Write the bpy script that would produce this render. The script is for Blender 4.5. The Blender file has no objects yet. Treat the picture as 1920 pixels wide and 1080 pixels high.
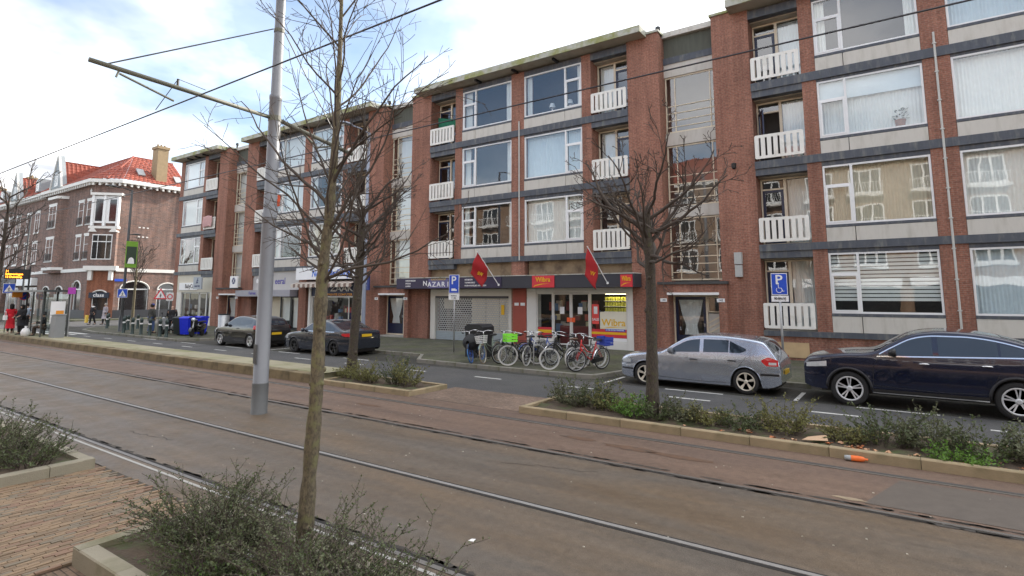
import bpy, bmesh, math, random
from mathutils import Vector, Matrix
S = bpy.context.scene
COL = S.collection
R = math.radians
PI = math.pi
rnd = random.Random(7)
# ---------------------------------------------------------------- camera
cd = bpy.data.cameras.new('camera'); cam = bpy.data.objects.new('camera', cd); COL.objects.link(cam)
S.camera = cam
YAW, PITCH = R(34.71), R(7.1)
fw = Vector((-math.sin(YAW)*math.cos(PITCH), math.cos(YAW)*math.cos(PITCH), math.sin(PITCH)))
rt = Vector((math.cos(YAW), math.sin(YAW), 0)); upv = rt.cross(fw)
m = Matrix((rt, upv, -fw)).transposed().to_4x4(); m.translation = (0, 0, 2.5)
cam.matrix_world = m
cd.sensor_width = 36; cd.lens = 36*1060/1920; cd.shift_y = -119/1920
cd.clip_start = .1; cd.clip_end = 3000
# ---------------------------------------------------------------- sky and sun
CLOUD_ROT = 50
SUN_EL, SUN_AZ = R(27), R(12)          # azimuth from +Y towards +X
W = bpy.data.worlds.new('World'); S.world = W; W.use_nodes = True
nt = W.node_tree; nt.nodes.clear()
def wn(t, **k):
    n = nt.nodes.new(t)
    for a, b in k.items(): setattr(n, a, b)
    return n
wo = wn('ShaderNodeOutputWorld'); bg = wn('ShaderNodeBackground'); bg.inputs[1].default_value = .1
sky = wn('ShaderNodeTexSky', sky_type='NISHITA', sun_disc=False, sun_elevation=SUN_EL, sun_rotation=SUN_AZ)
sky.air_density = 1.0; sky.dust_density = .6; sky.ozone_density = 1.3
tc = wn('ShaderNodeTexCoord'); sx = wn('ShaderNodeSeparateXYZ'); nt.links.new(tc.outputs['Generated'], sx.inputs[0])
za = wn('ShaderNodeMath', operation='ADD'); nt.links.new(sx.outputs[2], za.inputs[0]); za.inputs[1].default_value = .22
zm = wn('ShaderNodeMath', operation='MAXIMUM'); nt.links.new(za.outputs[0], zm.inputs[0]); zm.inputs[1].default_value = .15
dx = wn('ShaderNodeMath', operation='DIVIDE'); nt.links.new(sx.outputs[0], dx.inputs[0]); nt.links.new(zm.outputs[0], dx.inputs[1])
dy = wn('ShaderNodeMath', operation='DIVIDE'); nt.links.new(sx.outputs[1], dy.inputs[0]); nt.links.new(zm.outputs[0], dy.inputs[1])
cx = wn('ShaderNodeCombineXYZ'); nt.links.new(dx.outputs[0], cx.inputs[0]); nt.links.new(dy.outputs[0], cx.inputs[1]); cx.inputs[2].default_value = 21.9
rot = wn('ShaderNodeVectorRotate', rotation_type='Z_AXIS'); rot.inputs['Angle'].default_value = R(CLOUD_ROT); nt.links.new(cx.outputs[0], rot.inputs['Vector']); cx = rot
n1 = wn('ShaderNodeTexNoise'); n1.inputs['Scale'].default_value = .62; n1.inputs['Detail'].default_value = 7; n1.inputs['Roughness'].default_value = .52
nt.links.new(cx.outputs[0], n1.inputs['Vector'])
r1 = wn('ShaderNodeValToRGB'); r1.color_ramp.elements[0].position = .41; r1.color_ramp.elements[1].position = .54
r1.color_ramp.elements[0].color = (.14,.14,.14,1); nt.links.new(n1.outputs[0], r1.inputs[0])
n2 = wn('ShaderNodeTexNoise'); n2.inputs['Scale'].default_value = 1.5; n2.inputs['Detail'].default_value = 5
nt.links.new(cx.outputs[0], n2.inputs['Vector'])
r2 = wn('ShaderNodeValToRGB'); r2.color_ramp.elements[0].position = .36; r2.color_ramp.elements[1].position = .52
r2.color_ramp.elements[0].color = (2.7, 2.85, 3.2, 1); r2.color_ramp.elements[1].color = (10.4, 10.4, 10.4, 1)
nt.links.new(n2.outputs[0], r2.inputs[0])
mx = wn('ShaderNodeMix', data_type='RGBA'); nt.links.new(r1.outputs[0], mx.inputs[0])
nt.links.new(sky.outputs[0], mx.inputs[6]); nt.links.new(r2.outputs[0], mx.inputs[7])
nt.links.new(mx.outputs[2], bg.inputs[0]); nt.links.new(bg.outputs[0], wo.inputs[0])
sd = bpy.data.lights.new('sun', 'SUN'); sd.energy = 3.2; sd.angle = R(.6); sd.color = (1, .93, .82)
sun = bpy.data.objects.new('sun', sd); COL.objects.link(sun)
sdir = Vector((math.sin(SUN_AZ)*math.cos(SUN_EL), math.cos(SUN_AZ)*math.cos(SUN_EL), math.sin(SUN_EL)))
sun.rotation_euler = sdir.to_track_quat('Z', 'Y').to_euler(); sun.location = (0, 60, 60)
S.view_settings.view_transform = 'Standard'; S.view_settings.look = 'None'; S.view_settings.gamma = 1
S.view_settings.exposure = 1.42
# ---------------------------------------------------------------- mesh helpers
class MB:
    def __init__(s): s.v = []; s.f = []; s.m = []
    def add(s, vs, fs, m=0):
        o = len(s.v); s.v += [tuple(p) for p in vs]; s.f += [tuple(i+o for i in f) for f in fs]; s.m += [m]*len(fs); return s
    def box(s, x0, x1, y0, y1, z0, z1, m=0):
        return s.add([(x0,y0,z0),(x1,y0,z0),(x1,y1,z0),(x0,y1,z0),(x0,y0,z1),(x1,y0,z1),(x1,y1,z1),(x0,y1,z1)],
            [(0,3,2,1),(4,5,6,7),(0,1,5,4),(1,2,6,5),(2,3,7,6),(3,0,4,7)], m)
    def quad(s, a, b, c, d, m=0): return s.add([a,b,c,d], [(0,1,2,3)], m)
    def prism(s, poly, d, m=0):      # poly: list of 3D points (planar), d: extrusion vector
        n = len(poly); d = Vector(d); p = [Vector(q) for q in poly]
        return s.add(p+[q+d for q in p], [tuple(range(n))[::-1], tuple(range(n, 2*n))]+[(i,(i+1)%n,(i+1)%n+n,i+n) for i in range(n)], m)
    def tube(s, pts, rad, n=6, m=0, cap=True, closed=False):
        P = [Vector(p) for p in pts]; k = len(P)
        if not hasattr(rad, '__len__'): rad = [rad]*k
        o = len(s.v); fr = None
        for i in range(k):
            a = P[(i-1) % k] if closed else P[max(i-1, 0)]; b = P[(i+1) % k] if closed else P[min(i+1, k-1)]
            t = (b-a)
            t = t.normalized() if t.length > 1e-9 else Vector((0,0,1))
            if fr is None: fr = t.orthogonal().normalized()
            else:
                fr = fr-t*fr.dot(t); fr = fr.normalized() if fr.length > 1e-6 else t.orthogonal().normalized()
            b2 = t.cross(fr)
            for j in range(n):
                g = 2*PI*j/n; s.v.append(tuple(P[i]+(fr*math.cos(g)+b2*math.sin(g))*rad[i]))
        kk = k if closed else k-1
        for i in range(kk):
            i2 = (i+1) % k
            for j in range(n):
                s.f.append((o+i*n+j, o+i*n+(j+1)%n, o+i2*n+(j+1)%n, o+i2*n+j)); s.m.append(m)
        if cap and not closed and n > 2:
            s.f.append(tuple(o+j for j in range(n))[::-1]); s.m.append(m); s.f.append(tuple(o+(k-1)*n+j for j in range(n))); s.m.append(m)
        return s
    def lathe(s, prof, c=(0,0,0), n=16, ax='z', m=0, cap=True):   # prof: (radius, along)
        o = len(s.v); c = Vector(c)
        for r, h in prof:
            for j in range(n):
                g = 2*PI*j/n; a, b = r*math.cos(g), r*math.sin(g)
                s.v.append(tuple(c+Vector({'z':(a,b,h),'y':(a,h,b),'x':(h,a,b)}[ax])))
        for i in range(len(prof)-1):
            for j in range(n):
                s.f.append((o+i*n+j, o+i*n+(j+1)%n, o+(i+1)*n+(j+1)%n, o+(i+1)*n+j)); s.m.append(m)
        for i in (0, len(prof)-1) if cap else ():
            if prof[i][0] > 1e-4: s.f.append(tuple(o+i*n+j for j in range(n))); s.m.append(m)
        return s
    def grid(s, rows, m=0):          # rows of equal length
        o = len(s.v); n = len(rows[0])
        for r in rows: s.v += [tuple(p) for p in r]
        for i in range(len(rows)-1):
            for j in range(n-1):
                s.f.append((o+i*n+j, o+i*n+j+1, o+(i+1)*n+j+1, o+(i+1)*n+j)); s.m.append(m)
        return s
    def mesh(s, name, mats, smooth=False):
        me = bpy.data.meshes.new(name); me.from_pydata(s.v, [], s.f)
        for q in (mats if isinstance(mats, (list, tuple)) else [mats]): me.materials.append(q)
        if any(s.m): me.polygons.foreach_set('material_index', s.m)
        if smooth: me.polygons.foreach_set('use_smooth', [True]*len(s.f))
        me.update(); return me
    def build(s, name, mats, parent=None, smooth=False, loc=(0,0,0), rz=0):
        return link(name, s.mesh(name, mats, smooth), parent, loc, rz)
def link(name, me, parent=None, loc=(0,0,0), rz=0):
    o = bpy.data.objects.new(name, me); COL.objects.link(o); o.parent = parent; o.location = loc; o.rotation_euler = (0,0,rz); return o
def tag(o, label=None, cat=None, group=None, kind=None):
    for k, v in (('label',label),('category',cat),('group',group),('kind',kind)):
        if v: o[k] = v
    return o
def thing(name, label, cat, loc=(0,0,0), rz=0, group=None):
    o = link(name, None, None, loc, rz); o.empty_display_size = .2; return tag(o, label, cat, group)
def box(name, x0, x1, y0, y1, z0, z1, mat, parent=None):
    return MB().box(x0,x1,y0,y1,z0,z1).build(name, mat, parent)
KIDS = {}
def copy_tree(o, parent=None):
    c = o.copy(); COL.objects.link(c); c.parent = parent
    for ch in list(o.children): copy_tree(ch, c)
    return c
def smooth_curve(pts, k=4):
    P = [Vector(p) for p in pts]; out = []
    for i in range(len(P)-1):
        a, b, c, d = P[max(i-1,0)], P[i], P[i+1], P[min(i+2,len(P)-1)]
        for t in range(k):
            t /= k; out.append(.5*((2*b)+(c-a)*t+(2*a-5*b+4*c-d)*t*t+(3*b-a-3*c+d)*t**3))
    return out+[P[-1]]
def interp(tab, x):
    if x <= tab[0][0]: return tab[0][1]
    for i in range(len(tab)-1):
        (a, b), (c, d) = tab[i], tab[i+1]
        if x <= c: return b+(d-b)*(x-a)/(c-a)
    return tab[-1][1]
# ---------------------------------------------------------------- materials
def nm(name):
    m = bpy.data.materials.new(name); m.use_nodes = True; t = m.node_tree
    return m, t, t.nodes['Principled BSDF'], t.links
def nd(t, ty, ins=None, **k):
    n = t.nodes.new(ty)
    for a, b in k.items(): setattr(n, a, b)
    for a, b in (ins or {}).items(): n.inputs[a].default_value = b
    return n
def c4(c): return (*c[:3], 1)
MATS = {}
def M(name, col, rough=.7, var=.12, scale=2.5, col2=None, s2=.6, t2=(.5,.65), bump=0, bscale=60, metal=0, spec=.5, coat=0, rvar=0, stretch=None):
    if name in MATS: return MATS[name]
    m, t, b, l = nm(name); MATS[name] = m
    b.inputs['Roughness'].default_value = rough; b.inputs['Metallic'].default_value = metal; b.inputs['Specular IOR Level'].default_value = spec
    b.inputs['Coat Weight'].default_value = coat; b.inputs['Coat Roughness'].default_value = .04
    tc = nd(t, 'ShaderNodeTexCoord'); v = tc.outputs['Object']
    if stretch:
        mp = nd(t, 'ShaderNodeMapping', {'Scale': stretch}); l.new(v, mp.inputs[0]); v = mp.outputs[0]
    n = nd(t, 'ShaderNodeTexNoise', {'Scale': scale, 'Detail': 6, 'Roughness': .65}); l.new(v, n.inputs['Vector'])
    mx = nd(t, 'ShaderNodeMix', data_type='RGBA')
    mx.inputs[6].default_value = c4([c*(1-var*1.6) for c in col]); mx.inputs[7].default_value = c4([min(1, c*(1+var*1.6)) for c in col])
    l.new(n.outputs[0], mx.inputs[0]); out = mx.outputs[2]
    if col2:
        q = nd(t, 'ShaderNodeTexNoise', {'Scale': s2, 'Detail': 7, 'Roughness': .6}); l.new(v, q.inputs['Vector'])
        r = nd(t, 'ShaderNodeMapRange', {1: t2[0], 2: t2[1]}); l.new(q.outputs[0], r.inputs[0])
        m2 = nd(t, 'ShaderNodeMix', data_type='RGBA'); l.new(r.outputs[0], m2.inputs[0]); l.new(out, m2.inputs[6]); m2.inputs[7].default_value = c4(col2); out = m2.outputs[2]
    l.new(out, b.inputs['Base Color'])
    if rvar:
        q = nd(t, 'ShaderNodeTexNoise', {'Scale': .5, 'Detail': 5}); l.new(v, q.inputs['Vector'])
        r = nd(t, 'ShaderNodeMapRange', {1: .35, 2: .65, 3: rough-rvar, 4: rough+rvar}); l.new(q.outputs[0], r.inputs[0]); l.new(r.outputs[0], b.inputs['Roughness'])
    if bump:
        q = nd(t, 'ShaderNodeTexNoise', {'Scale': bscale, 'Detail': 4}); l.new(v, q.inputs['Vector'])
        u = nd(t, 'ShaderNodeBump', {'Strength': bump, 'Distance': .02}); l.new(q.outputs[0], u.inputs['Height']); l.new(u.outputs[0], b.inputs['Normal'])
    return m
def BRICK(name, c1, c2, mortar, w=.22, h=.066, rough=.85, stain=(.2,.12,.09), plane='wall', bumpd=.006, sa=.35):
    if name in MATS: return MATS[name]
    m, t, b, l = nm(name); MATS[name] = m; b.inputs['Roughness'].default_value = rough; b.inputs['Specular IOR Level'].default_value = .25
    tc = nd(t, 'ShaderNodeTexCoord'); s = nd(t, 'ShaderNodeSeparateXYZ'); l.new(tc.outputs['Object'], s.inputs[0])
    c = nd(t, 'ShaderNodeCombineXYZ')
    if plane == 'wall':
        a = nd(t, 'ShaderNodeMath', operation='ADD'); l.new(s.outputs[0], a.inputs[0]); l.new(s.outputs[1], a.inputs[1]); l.new(a.outputs[0], c.inputs[0]); l.new(s.outputs[2], c.inputs[1])
    else:
        l.new(s.outputs[0], c.inputs[0]); l.new(s.outputs[1], c.inputs[1])
    k = nd(t, 'ShaderNodeTexBrick', {'Color1': c4(c1), 'Color2': c4(c2), 'Mortar': c4(mortar), 'Scale': 1, 'Mortar Size': .006, 'Mortar Smooth': .2, 'Brick Width': w, 'Row Height': h, 'Bias': 0})
    l.new(c.outputs[0], k.inputs['Vector'])
    n = nd(t, 'ShaderNodeTexNoise', {'Scale': .7, 'Detail': 8, 'Roughness': .65}); l.new(tc.outputs['Object'], n.inputs['Vector'])
    r = nd(t, 'ShaderNodeMapRange', {1: .42, 2: .72, 3: 0, 4: sa}); l.new(n.outputs[0], r.inputs[0])
    x = nd(t, 'ShaderNodeMix', data_type='RGBA'); l.new(r.outputs[0], x.inputs[0]); l.new(k.outputs[0], x.inputs[6]); x.inputs[7].default_value = c4(stain)
    n3 = nd(t, 'ShaderNodeTexNoise', {'Scale': 14, 'Detail': 4}); l.new(tc.outputs['Object'], n3.inputs['Vector'])
    r3 = nd(t, 'ShaderNodeMapRange', {1: .3, 2: .7, 3: .72, 4: 1.25}); l.new(n3.outputs[0], r3.inputs[0])
    y = nd(t, 'ShaderNodeMix', data_type='RGBA', blend_type='MULTIPLY'); y.inputs[0].default_value = 1; l.new(x.outputs[2], y.inputs[6]); l.new(r3.outputs[0], y.inputs[7])
    mp = nd(t, 'ShaderNodeMapping', {'Scale': (1.6,1.6,.16) if plane == 'wall' else (.5,.5,.5)}); l.new(tc.outputs['Object'], mp.inputs[0])
    n4 = nd(t, 'ShaderNodeTexNoise', {'Scale': 1.5, 'Detail': 5, 'Roughness': .6}); l.new(mp.outputs[0], n4.inputs['Vector']); r5 = nd(t, 'ShaderNodeMapRange', {1: .3, 2: .72, 3: 1.18, 4: .66}); l.new(n4.outputs[0], r5.inputs[0])
    y2 = nd(t, 'ShaderNodeMix', data_type='RGBA', blend_type='MULTIPLY'); y2.inputs[0].default_value = 1; l.new(y.outputs[2], y2.inputs[6]); l.new(r5.outputs[0], y2.inputs[7]); y = y2
    l.new(y.outputs[2], b.inputs['Base Color'])
    u = nd(t, 'ShaderNodeBump', {'Strength': .6, 'Distance': bumpd}); u.invert = True; l.new(k.outputs[1], u.inputs['Height']); l.new(u.outputs[0], b.inputs['Normal'])
    return m
def GLASS(name, tint=(.9,.94,.94), ior=2.05, wav=.002, ws=1.3):
    if name in MATS: return MATS[name]
    m, t, b, l = nm(name); MATS[name] = m; t.nodes.remove(b)
    o = t.nodes['Material Output']; g = nd(t, 'ShaderNodeBsdfGlossy', {'Roughness': .01, 'Color': (.96,.97,1,1)}); tr = nd(t, 'ShaderNodeBsdfTransparent', {'Color': c4(tint)})
    tc = nd(t, 'ShaderNodeTexCoord'); q = nd(t, 'ShaderNodeTexNoise', {'Scale': ws, 'Detail': 1}); l.new(tc.outputs['Object'], q.inputs['Vector'])
    u = nd(t, 'ShaderNodeBump', {'Strength': 1, 'Distance': wav}); l.new(q.outputs[0], u.inputs['Height']); l.new(u.outputs[0], g.inputs['Normal'])
    lw = nd(t, 'ShaderNodeLayerWeight', {'Blend': .5}); pw = nd(t, 'ShaderNodeMath', {1: 4.0}, operation='POWER'); l.new(lw.outputs['Facing'], pw.inputs[0])
    f0 = ((ior-1)/(ior+1))**2; f = nd(t, 'ShaderNodeMath', {1: 1-f0, 2: f0}, operation='MULTIPLY_ADD'); l.new(pw.outputs[0], f.inputs[0]); mi = nd(t, 'ShaderNodeMixShader'); l.new(f.outputs[0], mi.inputs[0]); l.new(tr.outputs[0], mi.inputs[1]); l.new(g.outputs[0], mi.inputs[2]); l.new(mi.outputs[0], o.inputs[0])
    return m
def EMIT(name, col, st):
    if name in MATS: return MATS[name]
    m, t, b, l = nm(name); MATS[name] = m; b.inputs['Base Color'].default_value = c4(col); b.inputs['Emission Color'].default_value = c4(col); b.inputs['Emission Strength'].default_value = st; return m
brick = BRICK('facade_brick', (.355,.158,.108), (.28,.12,.085), (.31,.23,.18), stain=(.21,.12,.09))
brick_red = M('red_painted_brick', (.33,.07,.045), .6, .1, 3)
brick_old = BRICK('old_brown_brick', (.26,.155,.125), (.16,.115,.105), (.33,.28,.24), w=.4, h=.125, stain=(.16,.12,.1))
brick_side = BRICK('tan_brick', (.24,.14,.1), (.18,.11,.085), (.25,.2,.165), stain=(.16,.11,.09))
white = M('white_frame_paint', (.76,.77,.77), .4, .05, 4)
cream = M('cream_frame_paint', (.70,.62,.47), .45, .06, 4)
panelm = M('pale_panel', (.56,.54,.49), .75, .1, 1.6, col2=(.36,.34,.29), s2=1.6, t2=(.48,.8), bump=.15, bscale=90, stretch=(2.2,2.2,.5))
dark = M('dark_blue_grey_paint', (.07,.08,.098), .6, .25, 3, col2=(.17,.175,.165), s2=2.2, t2=(.5,.75), stretch=(2.5,2.5,.6))
navy = M('navy_door_paint', (.012,.02,.055), .35, .15, 4)
conc = M('concrete', (.36,.345,.31), .85, .12, 3, col2=(.26,.25,.22), s2=1.2, bump=.3, bscale=50)
mossy = M('mossy_roof_edge', (.42,.42,.37), .9, .15, 4, col2=(.26,.27,.11), s2=1.6, t2=(.42,.6), bump=.5, bscale=30)
soffit = M('beige_soffit', (.40,.36,.29), .85, .1, 2, col2=(.3,.26,.2), s2=1.1)
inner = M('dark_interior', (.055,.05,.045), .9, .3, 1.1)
steel = M('galvanised_steel', (.42,.43,.44), .45, .12, 6, metal=.6)
curt = M('white_curtain', (.78,.79,.76), .9, .05, 5)
curt_b = M('pale_blue_curtain', (.62,.70,.74), .9, .05, 5)
curt_w = M('warm_curtain', (.62,.55,.42), .9, .08, 5)
glass = GLASS('window_glass'); shopglass = GLASS('shop_glass', (.9,.93,.92), 1.6, .004)
black = M('black_plastic', (.012,.012,.013), .45, .2, 6)
rubber = M('tyre_rubber', (.016,.016,.017), .8, .2, 8)
tar = M('roofing', (.07,.07,.07), .9, .2, 1)
asph = M('asphalt', (.062,.062,.064), .72, .22, 1.1, col2=(.085,.083,.08), s2=.35, t2=(.45,.65), bump=.5, bscale=180, rvar=.1)
# ================================================================ SETTING
def sheet(name, x0, x1, y0, y1, z, mat, parent=None):
    o = MB().quad((x0,y0,z),(x1,y0,z),(x1,y1,z),(x0,y1,z)).build(name, mat, parent)
    if not parent: tag(o, kind='structure')
    return o
def extr(name, poly, z0, z1, mat, parent=None):
    o = MB().prism([(x,y,z0) for x, y in poly], (0,0,z1-z0)).build(name, mat, parent)
    if not parent: tag(o, kind='structure')
    return o
paving = BRICK('mossy_paving', (.115,.108,.09), (.085,.084,.07), (.05,.055,.03), .3, .3, .9, (.085,.10,.035), 'floor', .004, .75)
setts = BRICK('bay_setts', (.075,.07,.066), (.055,.053,.05), (.03,.03,.024), .2, .1, .85, (.05,.055,.03), 'floor', .006, .5)
crossb = BRICK('crossing_brick', (.24,.165,.125), (.17,.125,.1), (.1,.085,.07), .2, .066, .85, (.12,.09,.07), 'floor', .005, .6)
def BED(name, base, alt, stain, gloss):
    m, t, b, l = nm(name); b.inputs['Specular IOR Level'].default_value = .35; tc = nd(t, 'ShaderNodeTexCoord'); v = tc.outputs['Object']
    mp = nd(t, 'ShaderNodeMapping', {'Scale': (.25,1.1,1)}); l.new(v, mp.inputs[0])
    a = nd(t, 'ShaderNodeTexNoise', {'Scale': .9, 'Detail': 7, 'Roughness': .62}); l.new(mp.outputs[0], a.inputs['Vector'])
    f = nd(t, 'ShaderNodeTexNoise', {'Scale': 90, 'Detail': 3}); l.new(v, f.inputs['Vector'])
    g = nd(t, 'ShaderNodeTexNoise', {'Scale': 1.1, 'Detail': 8, 'Roughness': .7}); l.new(v, g.inputs['Vector'])
    r = nd(t, 'ShaderNodeMapRange', {1: .38, 2: .64}); l.new(a.outputs[0], r.inputs[0])
    x = nd(t, 'ShaderNodeMix', data_type='RGBA'); l.new(r.outputs[0], x.inputs[0]); x.inputs[6].default_value = c4(base); x.inputs[7].default_value = c4(alt)
    r2 = nd(t, 'ShaderNodeMapRange', {1: .6, 2: .78, 3: 0, 4: .7}); l.new(g.outputs[0], r2.inputs[0])
    y = nd(t, 'ShaderNodeMix', data_type='RGBA'); l.new(r2.outputs[0], y.inputs[0]); l.new(x.outputs[2], y.inputs[6]); y.inputs[7].default_value = c4(stain)
    r3 = nd(t, 'ShaderNodeMapRange', {1: .25, 2: .75, 3: .5, 4: 1.5}); l.new(f.outputs[0], r3.inputs[0])
    z = nd(t, 'ShaderNodeMix', data_type='RGBA', blend_type='MULTIPLY'); z.inputs[0].default_value = 1; l.new(y.outputs[2], z.inputs[6]); l.new(r3.outputs[0], z.inputs[7])
    k = nd(t, 'ShaderNodeTexNoise', {'Scale': 9, 'Detail': 5, 'Roughness': .7}); l.new(v, k.inputs['Vector']); rk = nd(t, 'ShaderNodeMapRange', {1: .3, 2: .7, 3: .8, 4: 1.2}); l.new(k.outputs[0], rk.inputs[0])
    z2 = nd(t, 'ShaderNodeMix', data_type='RGBA', blend_type='MULTIPLY'); z2.inputs[0].default_value = 1; l.new(z.outputs[2], z2.inputs[6]); l.new(rk.outputs[0], z2.inputs[7]); z = z2
    mq = nd(t, 'ShaderNodeMapping', {'Scale': (.12,2.2,1)}); l.new(v, mq.inputs[0]); kq = nd(t, 'ShaderNodeTexNoise', {'Scale': 1.3, 'Detail': 6, 'Roughness': .6}); l.new(mq.outputs[0], kq.inputs['Vector']); rq = nd(t, 'ShaderNodeMapRange', {1: .34, 2: .66, 3: .86, 4: 1.12}); l.new(kq.outputs[0], rq.inputs[0])
    z3 = nd(t, 'ShaderNodeMix', data_type='RGBA', blend_type='MULTIPLY'); z3.inputs[0].default_value = 1; l.new(z.outputs[2], z3.inputs[6]); l.new(rq.outputs[0], z3.inputs[7]); z = z3
    l.new(z.outputs[2], b.inputs['Base Color'])
    r4 = nd(t, 'ShaderNodeMapRange', {1: .4, 2: .65, 3: gloss, 4: gloss+.28}); l.new(g.outputs[0], r4.inputs[0]); l.new(r4.outputs[0], b.inputs['Roughness'])
    u = nd(t, 'ShaderNodeBump', {'Strength': .35, 'Distance': .01}); l.new(f.outputs[0], u.inputs['Height']); l.new(u.outputs[0], b.inputs['Normal'])
    return m
bed_grey = BED('tram_bed_asphalt', (.1,.083,.067), (.122,.086,.054), (.045,.032,.023), .42)
bed_red = BED('red_asphalt', (.148,.098,.071), (.122,.083,.064), (.04,.027,.02), .55)
sheet('ground', -420, 300, -150, 350, -.03, M('ground_paving', (.13,.12,.105), .9, .2, .4))
sheet('road', -260, 60, 10.42, 15.2, 0, asph)
tag(sheet('parking_bay', -260, 60, 15.2, 17.7, 0, setts), kind='structure')
sheet('side_street', -65, -52, 17.7, 120, 0, asph)
bed = sheet('tram_bed', -260, 60, 3.72, 8.16, 0, bed_grey)
bedr = sheet('red_tram_bed', -260, 60, 8.16, 10.42, 0, bed_red)
railm = M('worn_rail_steel', (.33,.32,.31), .35, .15, 8, metal=.4)
rusty = M('dull_rail_steel', (.2,.185,.17), .4, .15, 8, metal=.6)
groove = M('rail_groove', (.014,.012,.011), .9, .2, 8)
seal = M('pale_joint_sealant', (.33,.32,.30), .7, .12, 3)
def strip(name, y0, y1, z, mat, par): sheet(name, -200, 40, y0, y1, z, mat, par)
for y, mt, sd, par in ((4.18, rusty, -1, bed), (6.0, railm, 1, bed), (8.12, rusty, 1, bed), (9.74, rusty, -1, bedr)):
    MB().box(-200, 40, y-.03, y+.03, -.02, .008).build('rail', mt, par)
    MB().box(-200, 40, min(y-sd*.033, y-sd*.083), max(y-sd*.033, y-sd*.083), -.02, .003).build('groove', groove, par)
strip('sealant_strip', 4.045, 4.09, .004, seal, bed)
strip('sealant_strip', 6.04, 6.065, .004, groove, bed)
strip('sealant_strip', 9.80, 9.86, .004, M('dark_joint', (.06,.058,.056), .7), bedr)
# repairs, cracks and covers in the tram bed
q = random.Random(21)
def blob(name, x, y, rx, ry, z, mat, par, n=18):
    MB().add([(x+rx*math.cos(2*PI*k/n)*q.uniform(.7,1.15), y+ry*math.sin(2*PI*k/n)*q.uniform(.7,1.15), z) for k in range(n)], [tuple(range(n))]).build(name, mat, par)
patch = M('dark_asphalt_patch', (.1,.082,.068), .7, .2, 5, bump=.4, bscale=120); rust = M('rust_stain', (.11,.06,.035), .8, .3, 5, col2=(.06,.045,.035), s2=4); sand = M('sand_patch', (.27,.21,.14), .9, .2, 8)
MB().quad((-.6,8.35,.0042),(7,8.35,.0042),(7,9.6,.0042),(-.25,9.6,.0042)).build('asphalt_patch', patch, bedr)
for x, y, a, b in ((-4.9,9.15,.35,.1),(-3.9,9.05,.5,.12),(-3.0,9.0,.55,.1),(-10.3,9.1,.4,.08)): blob('oil_stain', x, y, a, b, .004, rust, bedr)
blob('sand_patch', -.75, 8.42, .2, .06, .0045, sand, bedr)
def crack(par, p, d, L, w=.007):
    pts = [Vector((*p,0))]; d = Vector((*d,0)).normalized()
    for i in range(int(L/.12)): pts.append(pts[-1]+(d+Vector((q.gauss(0,.35),q.gauss(0,.35),0))).normalized()*.12)
    n_ = Vector((-d.y,d.x,0))*w; MB().grid([[a-n_*q.uniform(.4,1)+Vector((0,0,.0035)) for a in pts],[a+n_*q.uniform(.4,1)+Vector((0,0,.0035)) for a in pts]]).build('crack', groove, par)
for p, d, L in (((-14,6.1),(.1,1),1.9),((-5.2,7.2),(1,.15),1.6),((-1.2,5.0),(1,-.2),1.2),((-12,4.9),(1,.1),1.5),((-18,8.3),(0,1),1.8)): crack(bed if p[1] < 8.1 else bedr, p, d, L)
# crumbled asphalt along the rails
for y, par in ((8.24,bedr),(4.28,bed),(8.03,bed)):
    mb = MB()
    for i in range(150):
        x = q.uniform(-22,4); l = q.uniform(.1,.5); mb.add([(x+l*math.cos(2*PI*k/7)*.5, y+q.uniform(-.01,.02)+.03*math.sin(2*PI*k/7)*q.uniform(.5,1.3), .0038) for k in range(7)], [tuple(range(7))])
    tag(mb.build('crumbled_edge', M('crumbled_asphalt', (.05,.043,.037), .9, .3, 12), par), kind='stuff')
# near pavement
sheet('near_pavement', -260, 60, -9, 3.72, -.012, BRICK('near_brick_paving', (.23,.16,.115), (.17,.12,.09), (.08,.065,.05), .2, .055, .9, (.13,.095,.07), 'floor', .005, .5))
rd = bpy.data.objects['road']
line = M('road_paint', (.55,.55,.53), .7, .15, 12, col2=(.12,.12,.12), s2=9, t2=(.55,.75))
for i in range(-22, 9):
    x = -.95-3.06*i*-1
    sheet('lane_dash', x-1.0, x, 14.0, 14.1, .004, line, rd)
for i in range(-16, 5):
    x = .4+2.2*i
    if (x < -8 and x > -15.5) or i % 2: continue
    sheet('bay_line', x-1.5, x, 15.1, 15.2, .004, line, rd)
pb = bpy.data.objects['parking_bay']
for x in (-2.35, -7.3, -24.2):
    MB().quad((x-.05,15.25,.004),(x+.05,15.25,.004),(x+.05,16.6,.004),(x-.05,16.6,.004)).build('bay_divider', line, pb)
for i in range(9):
    sheet('zebra_stripe', -49.5, -43.5, 10.9+i*.62 if i < 7 else 10.9+i*.62, 11.2+i*.62, .004, line, rd) if i < 7 else None
sheet('brick_crossing', -10.3, -7.0, 10.424, 12.15, .004, crossb)
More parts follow.
